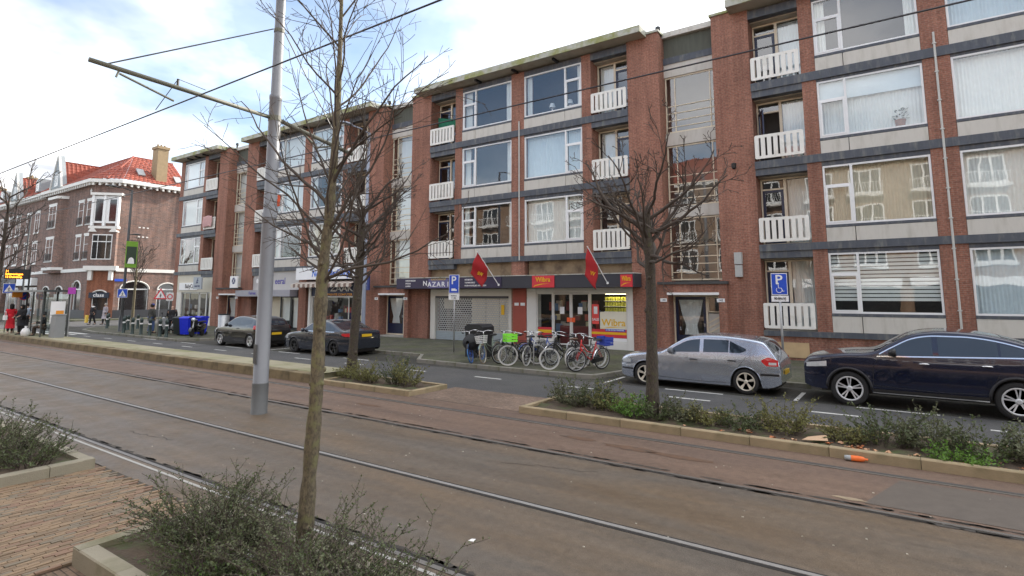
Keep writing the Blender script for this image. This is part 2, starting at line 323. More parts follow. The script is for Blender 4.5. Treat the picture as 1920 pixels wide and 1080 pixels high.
# far pavement with kerb build-outs
front = [(-52.2,24),(-52,20.5),(-50.5,17.6),(-47.5,15.9),(-44,15.35),(-32.6,15.3),(-31.6,17.2),(-16.4,17.2),(-15.2,15.75),(-8.4,15.6),(-7.8,15.75),(-7.4,17.45),(30,17.5)]
pave = extr('pavement', front+[(30,36),(-52.2,36)], -.02, .12, paving)
extr('corner_pavement', [(-65,120),(-65,21),(-66.5,18.6),(-69,17.6),(-260,17.6),(-260,120)], -.02, .12, paving)
kerbm = M('kerb_concrete', (.21,.2,.175), .85, .12, 3, col2=(.12,.125,.075), s2=1.5, bump=.3)
def kerb_run(pts, w, z0, z1, mat, parent, L=1.0, inset=1, name='kerbstone', zb=None):
    for a, b in zip(pts[:-1], pts[1:]):
        a, b = Vector((*a,0)), Vector((*b,0)); d = b-a; n = max(1, round(d.length/L)); l = d.length/n; ang = math.atan2(d.y, d.x)
        me = MB(); e = .012; g = .004
        me.prism([(g,0,z0),(l-g,0,z0),(l-g,0,z1-e),(l-g,inset*e,z1),(g,inset*e,z1),(g,0,z1-e)][:4] if 0 else [(g,0,z0),(g,0,z1-e),(g,inset*e,z1),(g,inset*w,z1),(g,inset*w,z0)], (l-2*g,0,0))
        ms = me.mesh(name, mat)
        for i in range(n): link(name, ms, parent, tuple(a+d*(i/n)+Vector((0,0,rnd.uniform(-.008,.006)))), ang+rnd.uniform(-.006,.006))
kp = [(x,y) for x,y in front[2:-1]]+[(9,17.46)]
kerb_run([(x,y-.06) for x, y in kp], .14, -.02, .132, kerbm, pave, 1.0)
# ---------------- platform
platm = M('mossy_platform_slabs', (.30,.275,.19), .9, .14, 1.5, col2=(.19,.19,.09), s2=.8, t2=(.45,.65), bump=.3)
plat = extr('tram_platform', [(-75,10.62),(-14.15,10.62),(-14.15,11.75),(-75,12.3)], -.02, .25, platm)
edge = M('platform_edge', (.2,.155,.085), .85, .2, 2, col2=(.075,.06,.033), s2=1.3, t2=(.45,.65), bump=.3)
kerb_run([(-60,10.32),(-14.15,10.32)], .3, -.02, .262, edge, plat, 1.0, name='edge_stone')
for i in range(46):
    MB().box(-60+i, -59.01+i, 10.7, 11.68, .25, .256+rnd.uniform(0,.006)).build('paving_slab', platm, plat)
# ---------------- brick apron near the camera
brickm = [M('apron_brick_%s' % c, k, .85, .18, 8, bump=.3) for c, k in (('tan',(.225,.155,.095)),('brown',(.17,.117,.073)),('red',(.195,.12,.08)),('grey',(.165,.133,.095)))]
apron = sheet('brick_apron', -9.85, -6.6, .9, 3.72, -.002, M('sand_joint', (.06,.05,.038), .95, .2, 9))
bl = []
for r in range(59):
    x = -9.85+r*.055
    for c in range(-1, 15):
        y = .93+c*.2+((r*.37) % 1)*.2
        if y < .9 or y+.2 > 3.74: continue
        bl.append((x, y))
bl.sort(key=lambda p: (p[0]+5)**2+(p[1]-1.4)**2 if p[1] > 1.3 else 99)
bm_ = [MB().box(.004,.051,.003,.197,-.02,.012).mesh('brick', q) for q in brickm]
for x, y in bl[:300]: link('brick', bm_[rnd.choice((0,0,1,1,2,3))], apron, (x, y, rnd.uniform(-.004,.004)))
for q in range(4):
    mb = MB()
    for i, (x, y) in enumerate(bl[300:]):
        if (i*7+i//5) % 4 == q:
            z = rnd.uniform(-.004,.004); mb.box(x+.004,x+.051,y+.003,y+.197,-.02,.012+z)
    if q == 0: pass
    tag(mb.build('brick_field', brickm[q], apron), kind='stuff')
# ---------------- planters
stone = M('planter_kerb_stone', (.30,.235,.145), .85, .15, 3, col2=(.17,.145,.08), s2=1.2, t2=(.48,.68), bump=.35)
grey_stone = M('grey_planter_kerb', (.25,.225,.17), .85, .14, 3, col2=(.15,.14,.08), s2=1.4, t2=(.48,.68), bump=.35)
soil = M('planter_soil', (.075,.054,.037), .95, .4, 7, col2=(.06,.08,.025), s2=2.2, t2=(.52,.66), bump=1, bscale=25)
def planter(label, x0, x1, y0, y1, h, mat, w=.13, L=1.15):
    p = thing('planter', label, 'planter', ((x0+x1)/2, (y0+y1)/2, 0))
    hx, hy = (x1-x0)/2, (y1-y0)/2
    mb = MB(); nx, ny = max(4, int((x1-x0)/.16)), max(4, int((y1-y0)/.16)); q = random.Random(int(x0*10))
    mb.grid([[(-hx+w*.7+(2*hx-1.4*w)*i/nx, -hy+w*.7+(2*hy-1.4*w)*j/ny, h-.05+q.uniform(-.025,.03)) for j in range(ny+1)] for i in range(nx+1)][::-1])
    mb.build('soil', soil, p, True)
    kerb_run([(-hx,-hy),(hx,-hy)], w, -.02, h, mat, p, L); kerb_run([(hx,-hy),(hx,hy)], w, -.02, h-.006, mat, p, L)
    kerb_run([(hx,hy),(-hx,hy)], w, -.02, h-.002, mat, p, L); kerb_run([(-hx,hy),(-hx,-hy)], w, -.02, h-.006, mat, p, L)
    return p
planter('raised stone planter beside the parked silver hatchback and the dark SUV', -7.0, 10.5, 10.36, 12.1, .14, stone)
planter('short stone planter past the end of the tram platform', -13.95, -10.32, 10.4, 11.85, .13, stone)
planter('nearest stone planter with the slender mossy tree in it', -6.6, 3.5, 2.29, 3.68, .16, grey_stone, .15, .95)
planter('grey stone planter at the left edge beside the brick apron', -20, -9.85, 2.0, 3.6, .15, grey_stone, .15, .62)
# ================================================================ APARTMENT BLOCKS
def text(name, s, size, mat, parent, loc, rot=(PI/2,0,0), sx=1., ext=.004, shear=0, align='CENTER', mirror=False, bold=.015):
    cu = bpy.data.curves.new(name, 'FONT'); cu.body = s; cu.size = size; cu.extrude = ext; cu.align_x = align; cu.align_y = 'CENTER'; cu.shear = shear; cu.resolution_u = 3; cu.offset = bold*size
    t = bpy.data.objects.new(name, cu); COL.objects.link(t); bpy.context.view_layer.update()
    me = bpy.data.meshes.new_from_object(t.evaluated_get(bpy.context.evaluated_depsgraph_get()))
    bpy.data.objects.remove(t); bpy.data.curves.remove(cu); me.materials.clear(); me.materials.append(mat)
    o = link(name, me, parent, loc); o.rotation_euler = rot; o.scale = (-sx if mirror else sx, 1, 1); return o
def corrug(mb, x0, x1, y, z0, z1, p=.09, a=.022, m=0, seed=0):
    q = random.Random(seed); n = max(4, int((x1-x0)/p*4)); r0, r1 = [], []; ph = 0
    for i in range(n+1):
        ph += PI/2*q.uniform(.7, 1.3); d = a*math.sin(ph); x = x0+(x1-x0)*i/n
        r0.append((x, y+d, z0)); r1.append((x, y+d*.8, z1))
    mb.grid([r0, r1], m)
def glazing(parent, x0, x1, z0, z1, y, mat=None, name='pane'):
    return MB().quad((x0,y,z0),(x1,y,z0),(x1,y,z1),(x0,y,z1)).build(name, mat or glass, parent)
def bars(mb, x0, x1, y0, y1, z0, z1, w, m=0):
    mb.box(x0,x1,y0,y1,z1-w,z1,m).box(x0,x1,y0,y1,z0,z0+w,m).box(x0,x0+w,y0,y1,z0+w,z1-w,m).box(x1-w,x1,y0,y1,z0+w,z1-w,m)
seed_n = [0]
def window(parent, x0, x1, z0, z1, side, style, y=.03, fm=None):
    seed_n[0] += 1; q = random.Random(seed_n[0]*17)
    fm = fm or white; mb = MB(); w = .065; bars(mb, x0, x1, y, y+.09, z0, z1, w)
    mw = .9; xm = x0+mw if side < 0 else x1-mw; zt = z1-.74
    mb.box(xm-.04, xm+.04, y-.005, y+.085, z0+w, z1-w)
    ca, cb = (x0+w, xm-.04) if side < 0 else (xm+.04, x1-w); fa, fb = (xm+.04, x1-w) if side < 0 else (x0+w, xm-.04)
    mb.box(ca, cb, y+.003, y+.08, zt-.035, zt+.035); bars(mb, ca+.002, cb-.002, y-.015, y+.05, z0+w+.002, zt-.037, .055)
    o = mb.build('window', fm, parent)
    glazing(o, fa, fb, z0+w, z1-w, y+.045); glazing(o, ca+.057, cb-.057, z0+w+.057, zt-.092, y+.03); glazing(o, ca, cb, zt+.035, z1-w, y+.045)
    if style in ('sheer', 'blue', 'warm'):
        c = MB(); cm = {'sheer': curt, 'blue': curt_b, 'warm': curt_w}[style]
        corrug(c, x0+.03, xm-.02, y+.26, z0+.03, z1-.03, .1, .02, 0, seed_n[0]); corrug(c, xm+.02, x1-.03, y+.26, z0+.03, z1-.03, .1, .02, 0, seed_n[0]+5); c.build('curtain', cm, o, True)
    elif style == 'drape':
        c = MB(); t = q.uniform(.25, .5); corrug(c, x0+.03, x0+t, y+.24, z0+.03, z1-.03, .09, .03, 0, seed_n[0]); corrug(c, x1-t, x1-.03, y+.24, z0+.03, z1-.03, .09, .03, 0, seed_n[0]+3); c.build('curtain', curt, o, True)
    elif style == 'half':
        c = MB().box(x0+.05, x1-.05, y+.16, y+.17, z1-.75, z1-.05); c.build('roller_blind', curt_b, o)
        c = MB(); corrug(c, x0+.03, x1-.03, y+.3, z0+.03, z1-.03, .1, .02, 0, seed_n[0]); c.build('curtain', curt_w if q.random() < .4 else curt, o, True)
    elif style == 'zebra':
        for k in range(15):
            zz = z1-.12-k*.135
            if zz < z0+.55 and k > 11: break
            MB().box(x0+.06, x1-.06, y+.14, y+.15, zz-.1, zz).build('blind_slat', curt, o)
    return o
def mini(parent, x0, x1, z0, z1, y, fm, w=.05, vs=(), hs=(), name='window', gm=None):
    mb = MB(); bars(mb, x0, x1, y, y+.07, z0, z1, w)
    for v in vs: mb.box(v-.02, v+.02, y+.002, y+.066, z0+w, z1-w)
    for h in hs: mb.box(x0+w, x1-w, y+.004, y+.064, h-.018, h+.018)
    o = mb.build(name, fm, parent); glazing(o, x0+w, x1-w, z0+w, z1-w, y+.035, gm); return o
def balcony_door(parent, x0, x1, z0, z1, y, side, style, ajar=False):
    xm = x0+(x1-x0)*.5; fm = cream; mb = MB(); w = .06
    bars(mb, x0, x1, y, y+.08, z0, z1, w); mb.box(xm-.05, xm+.05, y-.01, y+.07, z0+w, z1-w)
    da, db = (x0+w, xm-.05) if side < 0 else (xm+.05, x1-w); ga, gb = (xm+.05, x1-w) if side < 0 else (x0+w, xm-.05)
    zt = z1-.42; mb.box(da, db, y+.004, y+.074, zt-.03, zt+.03)
    o = mb.build('balcony_door', fm, parent)
    glazing(o, ga, gb, z0+w, z1-w, y+.04); glazing(o, da, db, zt+.03, z1-w, y+.04)
    d = MB(); bars(d, 0, db-da-.01, -.02, .03, z0+w, zt-.032, .1)
    ang = -R(68) if ajar else 0
    lf = d.build('door_leaf', navy, o, False, (da+.005, y+.02, 0), ang)
    g = glazing(o, 0, db-da-.21, z0+w+.1, zt-.132, .005); g.location = (da+.105, y+.02, 0)
    if ajar: g.location = (da+.005+.1*math.cos(ang), y+.02+.1*math.sin(ang), 0); g.rotation_euler = (0,0,ang)
    if style != 'dark':
        c = MB(); corrug(c, ga, gb, y+.22, z0+.05, z1-.05, .1, .02, 0, int(x0*9+z0)); 
        c.build('curtain', {'blue':curt_b,'warm':curt_w}.get(style, curt), o, True)
    return o
def balcony_panel(parent, x0, x1, z0, z1, y):
    mb = MB(); n = 7; t = .045; e = .11; c = .04
    def pl(poly): mb.prism([(a, y, b) for a, b in poly], (0, t, 0))
    pl([(x0+c,z1),(x0,z1-c),(x0,z1-e),(x1,z1-e),(x1,z1-c),(x1-c,z1)][::-1]); pl([(x0,z0+e),(x0,z0+c),(x0+c,z0),(x1-c,z0),(x1,z0+c),(x1,z0+e)][::-1])
    sl = .075; bw = (x1-x0-n*sl)/(n+1)
    for i in range(n+1):
        a = x0+i*(bw+sl); mb.box(a, a+bw, y, y+t, z0+e, z1-e)
    o = mb.build('balcony_panel', M('white_balcony_panel', (.74,.73,.68), .5, .06, 3, col2=(.6,.585,.52), s2=2.2, t2=(.55,.75)), parent)
    MB().box(x0+.1, x0+.13, y+t, .6, z0+.1, z0+.13).box(x1-.13, x1-.1, y+t, .6, z0+.1, z0+.13).build('balcony_bracket', black, parent)
    return o
ROWS = [(11.47,13.63,10.86,10.53), (8.27,10.43,7.68,7.38), (5.03,7.21,4.42,4.15), (1.85,4.0,1.18,.98)]
def block(label, X0, cols, nrow, styles, slab, right_stair, group='brick apartment blocks along the far pavement', z_small=4.42, ajar=None):
    b = thing('apartment_block', label, 'building', (X0, 23.3, 0), 0, group)
    U = cols[-1][2]
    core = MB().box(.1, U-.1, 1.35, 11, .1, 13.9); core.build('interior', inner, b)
    MB().box(0, U, .3, 11.2, 14.02, 14.12).build('roof', tar, b)
    MB().box(0, .25, 1.0, 11.2, 0, 14.0).box(U-.25, U, 1.0, 11.2, 0, 14.0).box(.25, U-.25, 11.02, 11.2, 0, 14.0).build('side_wall', brick, b)
    lo, hi = None, None
    for k in cols:
        kind, a, c = k[:3]
        if kind == 'wall':
            MB().box(a, c, 0, 1.0, 0, 14.1).build('brick_wall', brick, b); MB().box(a-.06, c+.06, -.07, 1.1, 14.1, 14.2).build('coping', mossy, b)
        elif kind == 'pier': MB().box(a, c, 0, .9, k[3], 13.92).build('brick_pier', brick, b)
        elif kind == 'win':
            for r in range(nrow):
                z0, z1, bt, bb = ROWS[r]
                window(b, a+.01, c-.01, z0, z1, k[3], styles[(k[4], r)])
                s = MB().box(a, c, -.02, .12, z0-.1, z0-.005); s.build('sill', dark, b)
                xm = a+.92 if k[3] < 0 else c-.92
                MB().box(a+.01, xm-.012, -.01, .2, bt+.005, z0-.11).build('panel', panelm, b); MB().box(xm+.012, c-.01, -.012, .2, bt+.005, z0-.11).build('panel', panelm, b)
                MB().box(a, c, .02, .3, z1+.004, (ROWS[r-1][3] if r else 13.9)+.002).build('header', dark, b)
        elif kind == 'recess':
            for r in range(nrow):
                z0, z1, bt, bb = ROWS[r]; f = bt+.0; top = (ROWS[r-1][3]-.28) if r else 13.55
                MB().box(a, c, -.03, 1.0, f-.08, f).build('balcony_slab', conc, b)
                MB().box(a, c, .0, .35, bb-.26, bb+.002).build('lintel', dark, b) if r < nrow-1 or nrow == 3 else None
                if r == 0: MB().box(a, c, .0, .35, 13.58, 13.92).build('lintel', dark, b)
                MB().box(a+.002, c-.002, .36, 1.3, top-.02, top+.15).build('recess_ceiling', soffit, b)
                balcony_door(b, a+.02, c-.02, f+.02, top-.03, .72, k[3], styles[(k[4], r)], ajar == (k[4], r))
                balcony_panel(b, a+.04, c-.04, bt+.08, bt+1.02, -.1)
    ws = [k for k in cols if k[0] == 'wall']; l = ws[0][2] if cols[0][0] == 'wall' else 0; rr = ws[-1][1]
    for r in range(nrow):
        z0, z1, bt, bb = ROWS[r]; MB().box(l, rr, -.06, .02, bb, bt-.085 if 0 else bt-.002).build('floor_band', dark, b)
    s0, s1 = slab
    mb = MB().box(s0, s1, -.72, .3, 14.0, 14.09, 0); mb.build('roof_overhang', soffit, b)
    MB().box(s0-.02, s1+.02, -.78, -.721, 13.97, 14.27).box(s0-.02, s0-.001, -.72, .3, 13.97, 14.27).box(s1+.001, s1+.02, -.72, .3, 13.97, 14.27).build('roof_edge', mossy, b)
    for x in [l+(rr-l)*t for t in (.3, .5, .7)] if nrow == 3 else (3.9, 7.3): MB().box(x-.06, x+.06, -.5, .0, 13.88, 13.99).build('bracket', black, b)
    if right_stair: stair(b, U, right_stair, styles.get('stair', 'dark'))
    return b
def stair(b, u, w, st):
    a, c = u, u+w; y = .72
    MB().box(a, c, 2.0, 8, .1, 13.6).build('stair_core', M('stairwell_wall', (.2,.18,.15), .9, .2, 1), b)
    MB().box(a, c, .75, 2.0, 13.05, 14.0).build('stair_attic', M('green_grey_boarding', (.09,.095,.075), .8, .2, 2, stretch=(6,1,.6)), b)
    MB().box(a, c, .55, 2.2, 14.0, 14.24).build('stair_parapet', panelm, b); MB().box(a, c, .62, .95, 12.75, 13.05).build('stair_band', dark, b)
    for z0, z1 in ((12.16,12.75),(9.02,9.58),(5.82,6.3)): MB().box(a, c, .66, .9, z0, z1).build('stair_panel', panelm, b)
    for z0, z1, hs in ((9.6,12.15,(10.81,10.48,10.15,9.86)),(6.32,9.0,(7.65,7.3,6.98,6.65)),(3.12,5.8,(4.58,4.13,3.82,3.46))):
        o = mini(b, a+.02, c-.02, z0, z1, y, cream, .055, (a+.45, c-.32), hs, 'stair_window')
        if st == 'curtain': q = MB(); corrug(q, a+.1, c-.1, y+.3, z0, z1, .12, .02, 0, int(a+z0)); q.build('curtain', curt, o, True)
    # porch
    p0, p1 = a-.2, c+.2; o0, o1 = a+.17, c-.1
    MB().box(p0, o0, -.25, -.001, 0, 2.93).box(o1, p1, -.25, -.001, 0, 2.93).box(o0, o1, -.25, .7, 2.6, 2.93).box(a, o0, 0, .72, 0, 3.1).box(o1, c, 0, .72, 0, 3.1).build('porch', brick, b)
    MB().box(p0-.05, p1+.05, -.32, -.002, 2.932, 3.04).box(a, c, 0, .75, 3.0, 3.05).build('porch_coping', tar, b)
    MB().box(o0-.03, o1+.03, -.28, .2, 2.5, 2.598).build('porch_lintel', white, b)
    MB().box(o0, o1, -.2, .6, .1, .2).build('doorstep', conc, b)
    dx = o0+(o1-o0)*.68
    mb = MB(); bars(mb, o0, o1, .42, .5, .2, 2.5, .07); mb.box(dx-.04, dx+.04, .41, .49, .27, 2.43); f = mb.build('entrance_frame', cream, b)
    d = MB(); bars(d, o0+.075, dx-.045, .44, .48, .21, 2.42, .11); d.box(o0+.185, dx-.155, .445, .475, .32, .85); lf = d.build('entrance_door', navy, b)
    glazing(lf, o0+.185, dx-.155, .85, 2.31, .455)
    q = MB(); x0, x1 = o0+.2, dx-.17; cxm = (x0+x1)/2
    def row(h, sc): return [(cxm+(x-cxm)*sc, .49+.012*math.sin(k*1.9), h) for k, x in enumerate([x0+(x1-x0)*i/14 for i in range(15)])]
    q.grid([row(.87,.6), row(1.25,.45), row(1.7,.75), row(2.3,1)]); q.build('lace_curtain', M('lace', (.7,.7,.68), .9, .25, 30), lf, True)
    MB().box(dx-.12, dx-.09, .38, .44, 1.2, 1.34).build('door_handle', steel, lf)
    s = MB().box(dx+.045, o1-.075, .43, .47, .21, 1.75); s.build('side_panel', panelm, b)
    for k in range(4):
        z = .75+k*.2; x = dx+.06; e = o1-.09
        MB().prism([(x,.415,z),(x,.415,z+.06),(e,.415,z+.34),(e,.415,z+.28)][::-1], (0,.014,0)).build('diagonal_slat', cream, b)
    mini(b, dx+.045, o1-.075, 1.8, 2.42, .43, cream, .04)
    for xx, tx in ((p0+.185,'140'),(p1-.21,'142')): text('house_number', tx, .12, navy, b, (xx,-.272,2.29), ext=.001)
    MB().box(p0+.05, p0+.32, -.27, -.252, 2.22, 2.36).build('number_plate', white, b); MB().box(p1-.36, p1-.06, -.27, -.252, 2.22, 2.36).build('number_plate', white, b)
def std(s, base):
    u = [v*s for v in (0,1.45,3.26,3.74,6.98,7.74,10.98,11.46,13.27,14.72)]
    zs, zm = base
    return [('wall',u[0],u[1]),('recess',u[1],u[2],-1,'a'),('pier',u[2],u[3],zs),('win',u[3],u[4],-1,'b'),('pier',u[4],u[5],zm),('win',u[5],u[6],1,'c'),('pier',u[6],u[7],zs),('recess',u[7],u[8],1,'d'),('wall',u[8],u[9])]
def sty(**k):
    d = {}
    for c, v in k.items():
        if c == 'stair': d[c] = v
        else:
            for r, s in enumerate(v.split()): d[(c, r)] = s
    return d
BR = block('brick apartment block at the right edge with windows down to street level', -5.98, std(1, (1.0, 0)), 4,
    sty(a='blue sheer sheer zebra', b='drape half warm zebra', c='blue sheer sheer blue', d='sheer dark dark sheer', stair='dark'), (.8, 14.2), 2.4, ajar=('a', 1))
MB().box(1.45, 13.27, .03, .9, 0, .975).build('brick_plinth', brick, BR)
MB().box(1.85, 2.95, -.01, .03, .22, .76).build('vent_panel', M('tan_vent_panel', (.5,.36,.2), .8, .15, 3), BR)
MB().box(.55, .8, -.2, -.001, 3.2, 3.66).box(.54, .81, -.22, -.001, 3.69, 4.15).build('meter_box', M('grey_box', (.42,.43,.42), .5), BR)
mb = MB().tube([(.7,-.001,7.5),(.7,-.16,7.55),(.7,-.2,7.7)], .02, 6); mb.lathe([(.02,7.72),(.1,7.68),(.085,7.5),(.04,7.45)], (.7,-.2,0), 8); mb.build('wall_lantern', black, BR)
mb = MB().tube([(7.35,-.06,1.2),(7.35,-.06,11.4)], .035, 8)
for z in range(2, 12): mb.box(7.29, 7.41, -.1, .0, z-.02, z+.02)
mb.build('downpipe', M('pale_pipe', (.5,.5,.47), .5), BR)
BM = block('brick apartment block in the middle above the two red flags', -23.28, std(1.0183, (4.42, 0)), 3,
    sty(a='dark dark dark', b='drape drape drape', c='drape blue sheer', d='sheer sheer dark', stair='dark'), (.85, 14.45), 2.3)
mb = MB().tube([(7.62,-.06,4.2),(7.62,-.06,11.3)], .035, 8); mb.build('downpipe', MATS['pale_pipe'], BM)
mb = MB().tube([(14.25,-.06,.1),(14.25,-.06,4.3)], .035, 8); mb.build('downpipe', MATS['pale_pipe'], BM)
BL = block('brick apartment block behind the steel tram pole', -40.75, std(1.025, (4.42, 0)), 3,
    sty(a='dark dark dark', b='sheer sheer drape', c='half drape warm', d='dark dark sheer', stair='curtain'), (.3, 14.6), 2.38)
u = [0,.6,.64,3.95,4.0,4.45,6.3,7.7]
BE = block('narrow end apartment block with a pink cloth on its balcony', -51.1, [('pier',0,.62,0),('win',.64,3.95,1,'c'),('pier',3.97,4.45,4.42),('recess',4.45,6.3,1,'d'),('wall',6.3,7.7)], 3,
    sty(c='blue sheer drape', d='dark dark dark', stair='curtain'), (-.3, 7.2), 2.65)
for o in (BL, BM): pass
for b, us in ((BR, (1.0,13.6)), (BM, (14.6,)), (BL, (1.0,14.4)), (BE, (7.0,))):
    for x in us:
        mb = MB().lathe([(.08,14.1),(.08,14.6),(.12,14.62),(.12,14.75),(.05,14.8)], (x+.1,.9,0), 8); mb.build('vent_pipe', black, b)
# ================================================================ SHOP FRONTS
def flat(name, c, rough=.5): return M(name, c, rough, .03, 3)
s_red = flat('sign_red', (.62,.035,.05)); s_yel = flat('sign_yellow', (.78,.46,.01)); s_white = flat('sign_white', (.8,.8,.8)); s_blue = flat('sign_blue', (.012,.07,.5)); s_dark = flat('dark_fascia', (.035,.038,.05))
s_pur = flat('purple_fascia', (.03,.022,.06)); s_gold = flat('sign_gold', (.5,.36,.05)); rustw = M('stained_render', (.27,.2,.125), .9, .25, .9, col2=(.13,.09,.06), s2=1.3, t2=(.45,.62))
X0 = -23.28
def ux(x): return x-X0
# middle block ground floor
MB().box(ux(-21.8), ux(-16.08), .25, .5, 2.8, 4.15).box(ux(-15.3), ux(-9.7), .25, .5, 2.8, 4.15).build('stained_wall', rustw, BM)
fz = MB().box(ux(-23.45), ux(-9.35), -.8, .24, 2.83, 3.4); fa = fz.build('fascia', s_dark, BM)
MB().box(ux(-23.46), ux(-9.34), -.82, .2, 3.402, 3.44).build('fascia_capping', M('flashing', (.5,.5,.46), .7, .15, 3, col2=(.2,.2,.12), s2=3), BM)
MB().box(ux(-23.45), ux(-23.1), -.802, -.8, 2.9, 2.92)
mb = MB().box(ux(-21.7), ux(-21.36), .1, .4, .1, 2.44).box(ux(-16.42), ux(-16.12), .1, .4, .1, 2.82).box(ux(-21.7), ux(-16.42), .1, .5, 2.44, 2.8); mb.build('shop_frame', M('off_white_frame', (.66,.64,.58), .6, .08, 2), BM)
MB().box(ux(-21.36), ux(-16.42), .12, .35, 2.34, 2.438).build('shutter_box', s_dark, BM)
shm = M('shutter_aluminium', (.55,.56,.55), .4, .08, 4, metal=.4)
mb = MB(); k = 0; z = .56
while z < 2.33:
    mb.box(ux(-21.34), ux(-16.44), .22, .235, z, z+.04)
    n = 30
    for i in range(n):
        x = ux(-21.34)+(i+(.5 if k % 2 else 0))*4.88/n
        mb.box(x-.018, x+.018, .223, .232, z+.04, z+.11)
    z += .11; k += 1
sh = mb.build('shutter_grille', shm, BM); tag(sh, kind='stuff')
for i in range(5): MB().box(ux(-21.34), ux(-16.44), .205+.004*(i % 2), .24, .12+i*.088, .12+i*.088+.08).build('shutter_slat', M('blue_aluminium', (.45,.52,.56), .35, .08, 4, metal=.4), BM)
for a, b in ((-18.95,-18.05),(-18.0,-17.2),(-17.15,-16.5)): MB().box(ux(a), ux(b), .33, .36, .2, 2.33).build('display_board', M('beige_board', (.72,.68,.55), .7), BM)
MB().box(ux(-20.9), ux(-20.1), .33, .36, 1.75, 2.3).build('display_board', MATS['beige_board'], BM)
MB().box(ux(-16.95), ux(-16.75), .2, .204, 1.5, 2.0).build('notice', s_yel, BM)
mb = MB()
for i in range(26): x = rnd.uniform(-21.2,-19.2); mb.box(ux(x), ux(x)+rnd.uniform(.06,.25), .7, .8, rnd.uniform(.2,1.6), rnd.uniform(1.0,1.9))
mb.build('stock_on_shelves', M('mixed_stock', (.2,.17,.14), .7, .9, 4), BM)
MB().box(ux(-16.07), ux(-15.3), -.004, .3, .1, 2.82).build('painted_pier', brick_red, BM)
for a in (-15.98, -15.62): MB().box(ux(a), ux(a)+.25, -.02, -.005, 1.98, 2.12).build('number_plate', s_white, BM)
# wibra shop front
wf = M('shop_white', (.68,.67,.63), .5, .06, 2)
MB().box(ux(-15.28), ux(-14.75), .02, .5, .1, 2.82).box(ux(-10.05), ux(-9.66), .02, .5, .1, 2.82).box(ux(-14.75), ux(-10.05), .05, .4, 2.6, 2.82).box(ux(-14.75), ux(-13.84), .05, .3, .1, .4).box(ux(-11.9), ux(-10.05), .05, .3, .1, .42).build('shop_frame', wf, BM)
def spane(x0, x1, z0, z1, name): return mini(BM, ux(x0), ux(x1), z0, z1, .08, wf, .06, (), (), name, shopglass)
w1 = spane(-14.75, -13.84, .4, 2.6, 'shop_window'); d1 = spane(-13.83, -12.88, .2, 2.58, 'shop_door'); d2 = spane(-12.86, -11.91, .2, 2.58, 'shop_door'); w2 = spane(-11.9, -10.06, .42, 2.6, 'shop_window')
for i, d in enumerate((d1, d2)):
    x = ux(-13.35+i*.95); MB().box(x-.12, x+.12, .105, .108, 1.62, 1.95).build('notice', s_white, d)
    x = ux(-12.98+i*.23) ; MB().box(x-.1, x+.1, .07, .075, 1.25, 1.46).build('sticker', flat('sticker_orange', (.85,.12,.03)), d)
for w, a, b in ((w1,-14.68,-13.91),(w2,-11.83,-10.13)):
    MB().box(ux(a), ux(b), .1, .104, .52 if w == w1 else .62, .98).build('window_band', s_red, w); MB().box(ux(a), ux(b), .096, .1, .72 if w == w1 else .76, .86 if w == w1 else .86).build('window_band', s_yel, w)
MB().box(ux(-11.8), ux(-11.45), .1, .104, 1.2, 2.08).build('poster', flat('poster_red', (.75,.07,.06)), w2)
MB().box(ux(-11.7), ux(-11.52), .095, .099, 1.65, 1.98).build('poster', s_white, w2)
MB().box(ux(-11.4), ux(-10.13), .1, .104, .99, 1.75).build('window_poster', flat('poster_grey', (.78,.74,.6)), w2); MB().box(ux(-11.83), ux(-10.13), .1, .104, .48, .61).build('window_band', s_white, w2)
text('lettering', 'Wibra', .42, s_yel, w2, (ux(-10.75), .094, 1.27), sx=1.05)
MB().prism([(ux(-11.4),.092,1.0),(ux(-10.9),.092,1.1),(ux(-10.2),.092,1.1),(ux(-10.9),.092,1.06)], (0,.003,0)).build('swoosh', s_yel, w2)
MB().box(ux(-11.15), ux(-10.2), .094, .098, .9, 1.0).build('window_band', s_blue, w2); text('lettering', 'ALTIJD EXTRA VOORDEEL', .075, s_white, w2, (ux(-10.68), .09, .95))
text('lettering', 'SALE', .16, s_white, w2, (ux(-11.62), .094, 1.4))
# goods inside, packed on shelves, with a lit lamp over the window
for k in range(3):
    for i in range(9):
        x = ux(-11.3+i*.13); MB().box(x, x+.1, .45, .55, 1.78+k*.24-.02, 1.95+k*.24-.02).build('boxed_goods', M('green_yellow_pack', (.5,.5,.08), .5, .5, 30), BM) if k < 2 or i < 9 else None
    MB().box(ux(-11.35), ux(-10.1), .43, .6, 1.74+k*.24, 1.76+k*.24).build('shelf', s_white, BM)
MB().box(ux(-11.2), ux(-10.15), .3, .36, 2.53, 2.58).build('strip_light', EMIT('lit_tube', (1,.85,.5), 7), BM)
sm = [M('stock_%d' % i, c, .7, .3, 6) for i, c in enumerate(((.5,.45,.4),(.45,.08,.06),(.12,.2,.35),(.55,.5,.3),(.2,.05,.05),(.35,.33,.3)))]
for i in range(40):
    x = rnd.uniform(-14.6,-12.0); z = rnd.choice((.2,.75,1.3,1.75)); w = rnd.uniform(.12,.35)
    MB().box(ux(x), ux(x)+w, .75+rnd.uniform(0,.2), 1.0, z, z+rnd.uniform(.2,.5)).build('stock', sm[i % 6], BM)
MB().box(ux(-13.8), ux(-12), .68, .74, .15, 1.05).build('red_curtain', flat('dark_red_cloth', (.16,.015,.02)), BM)
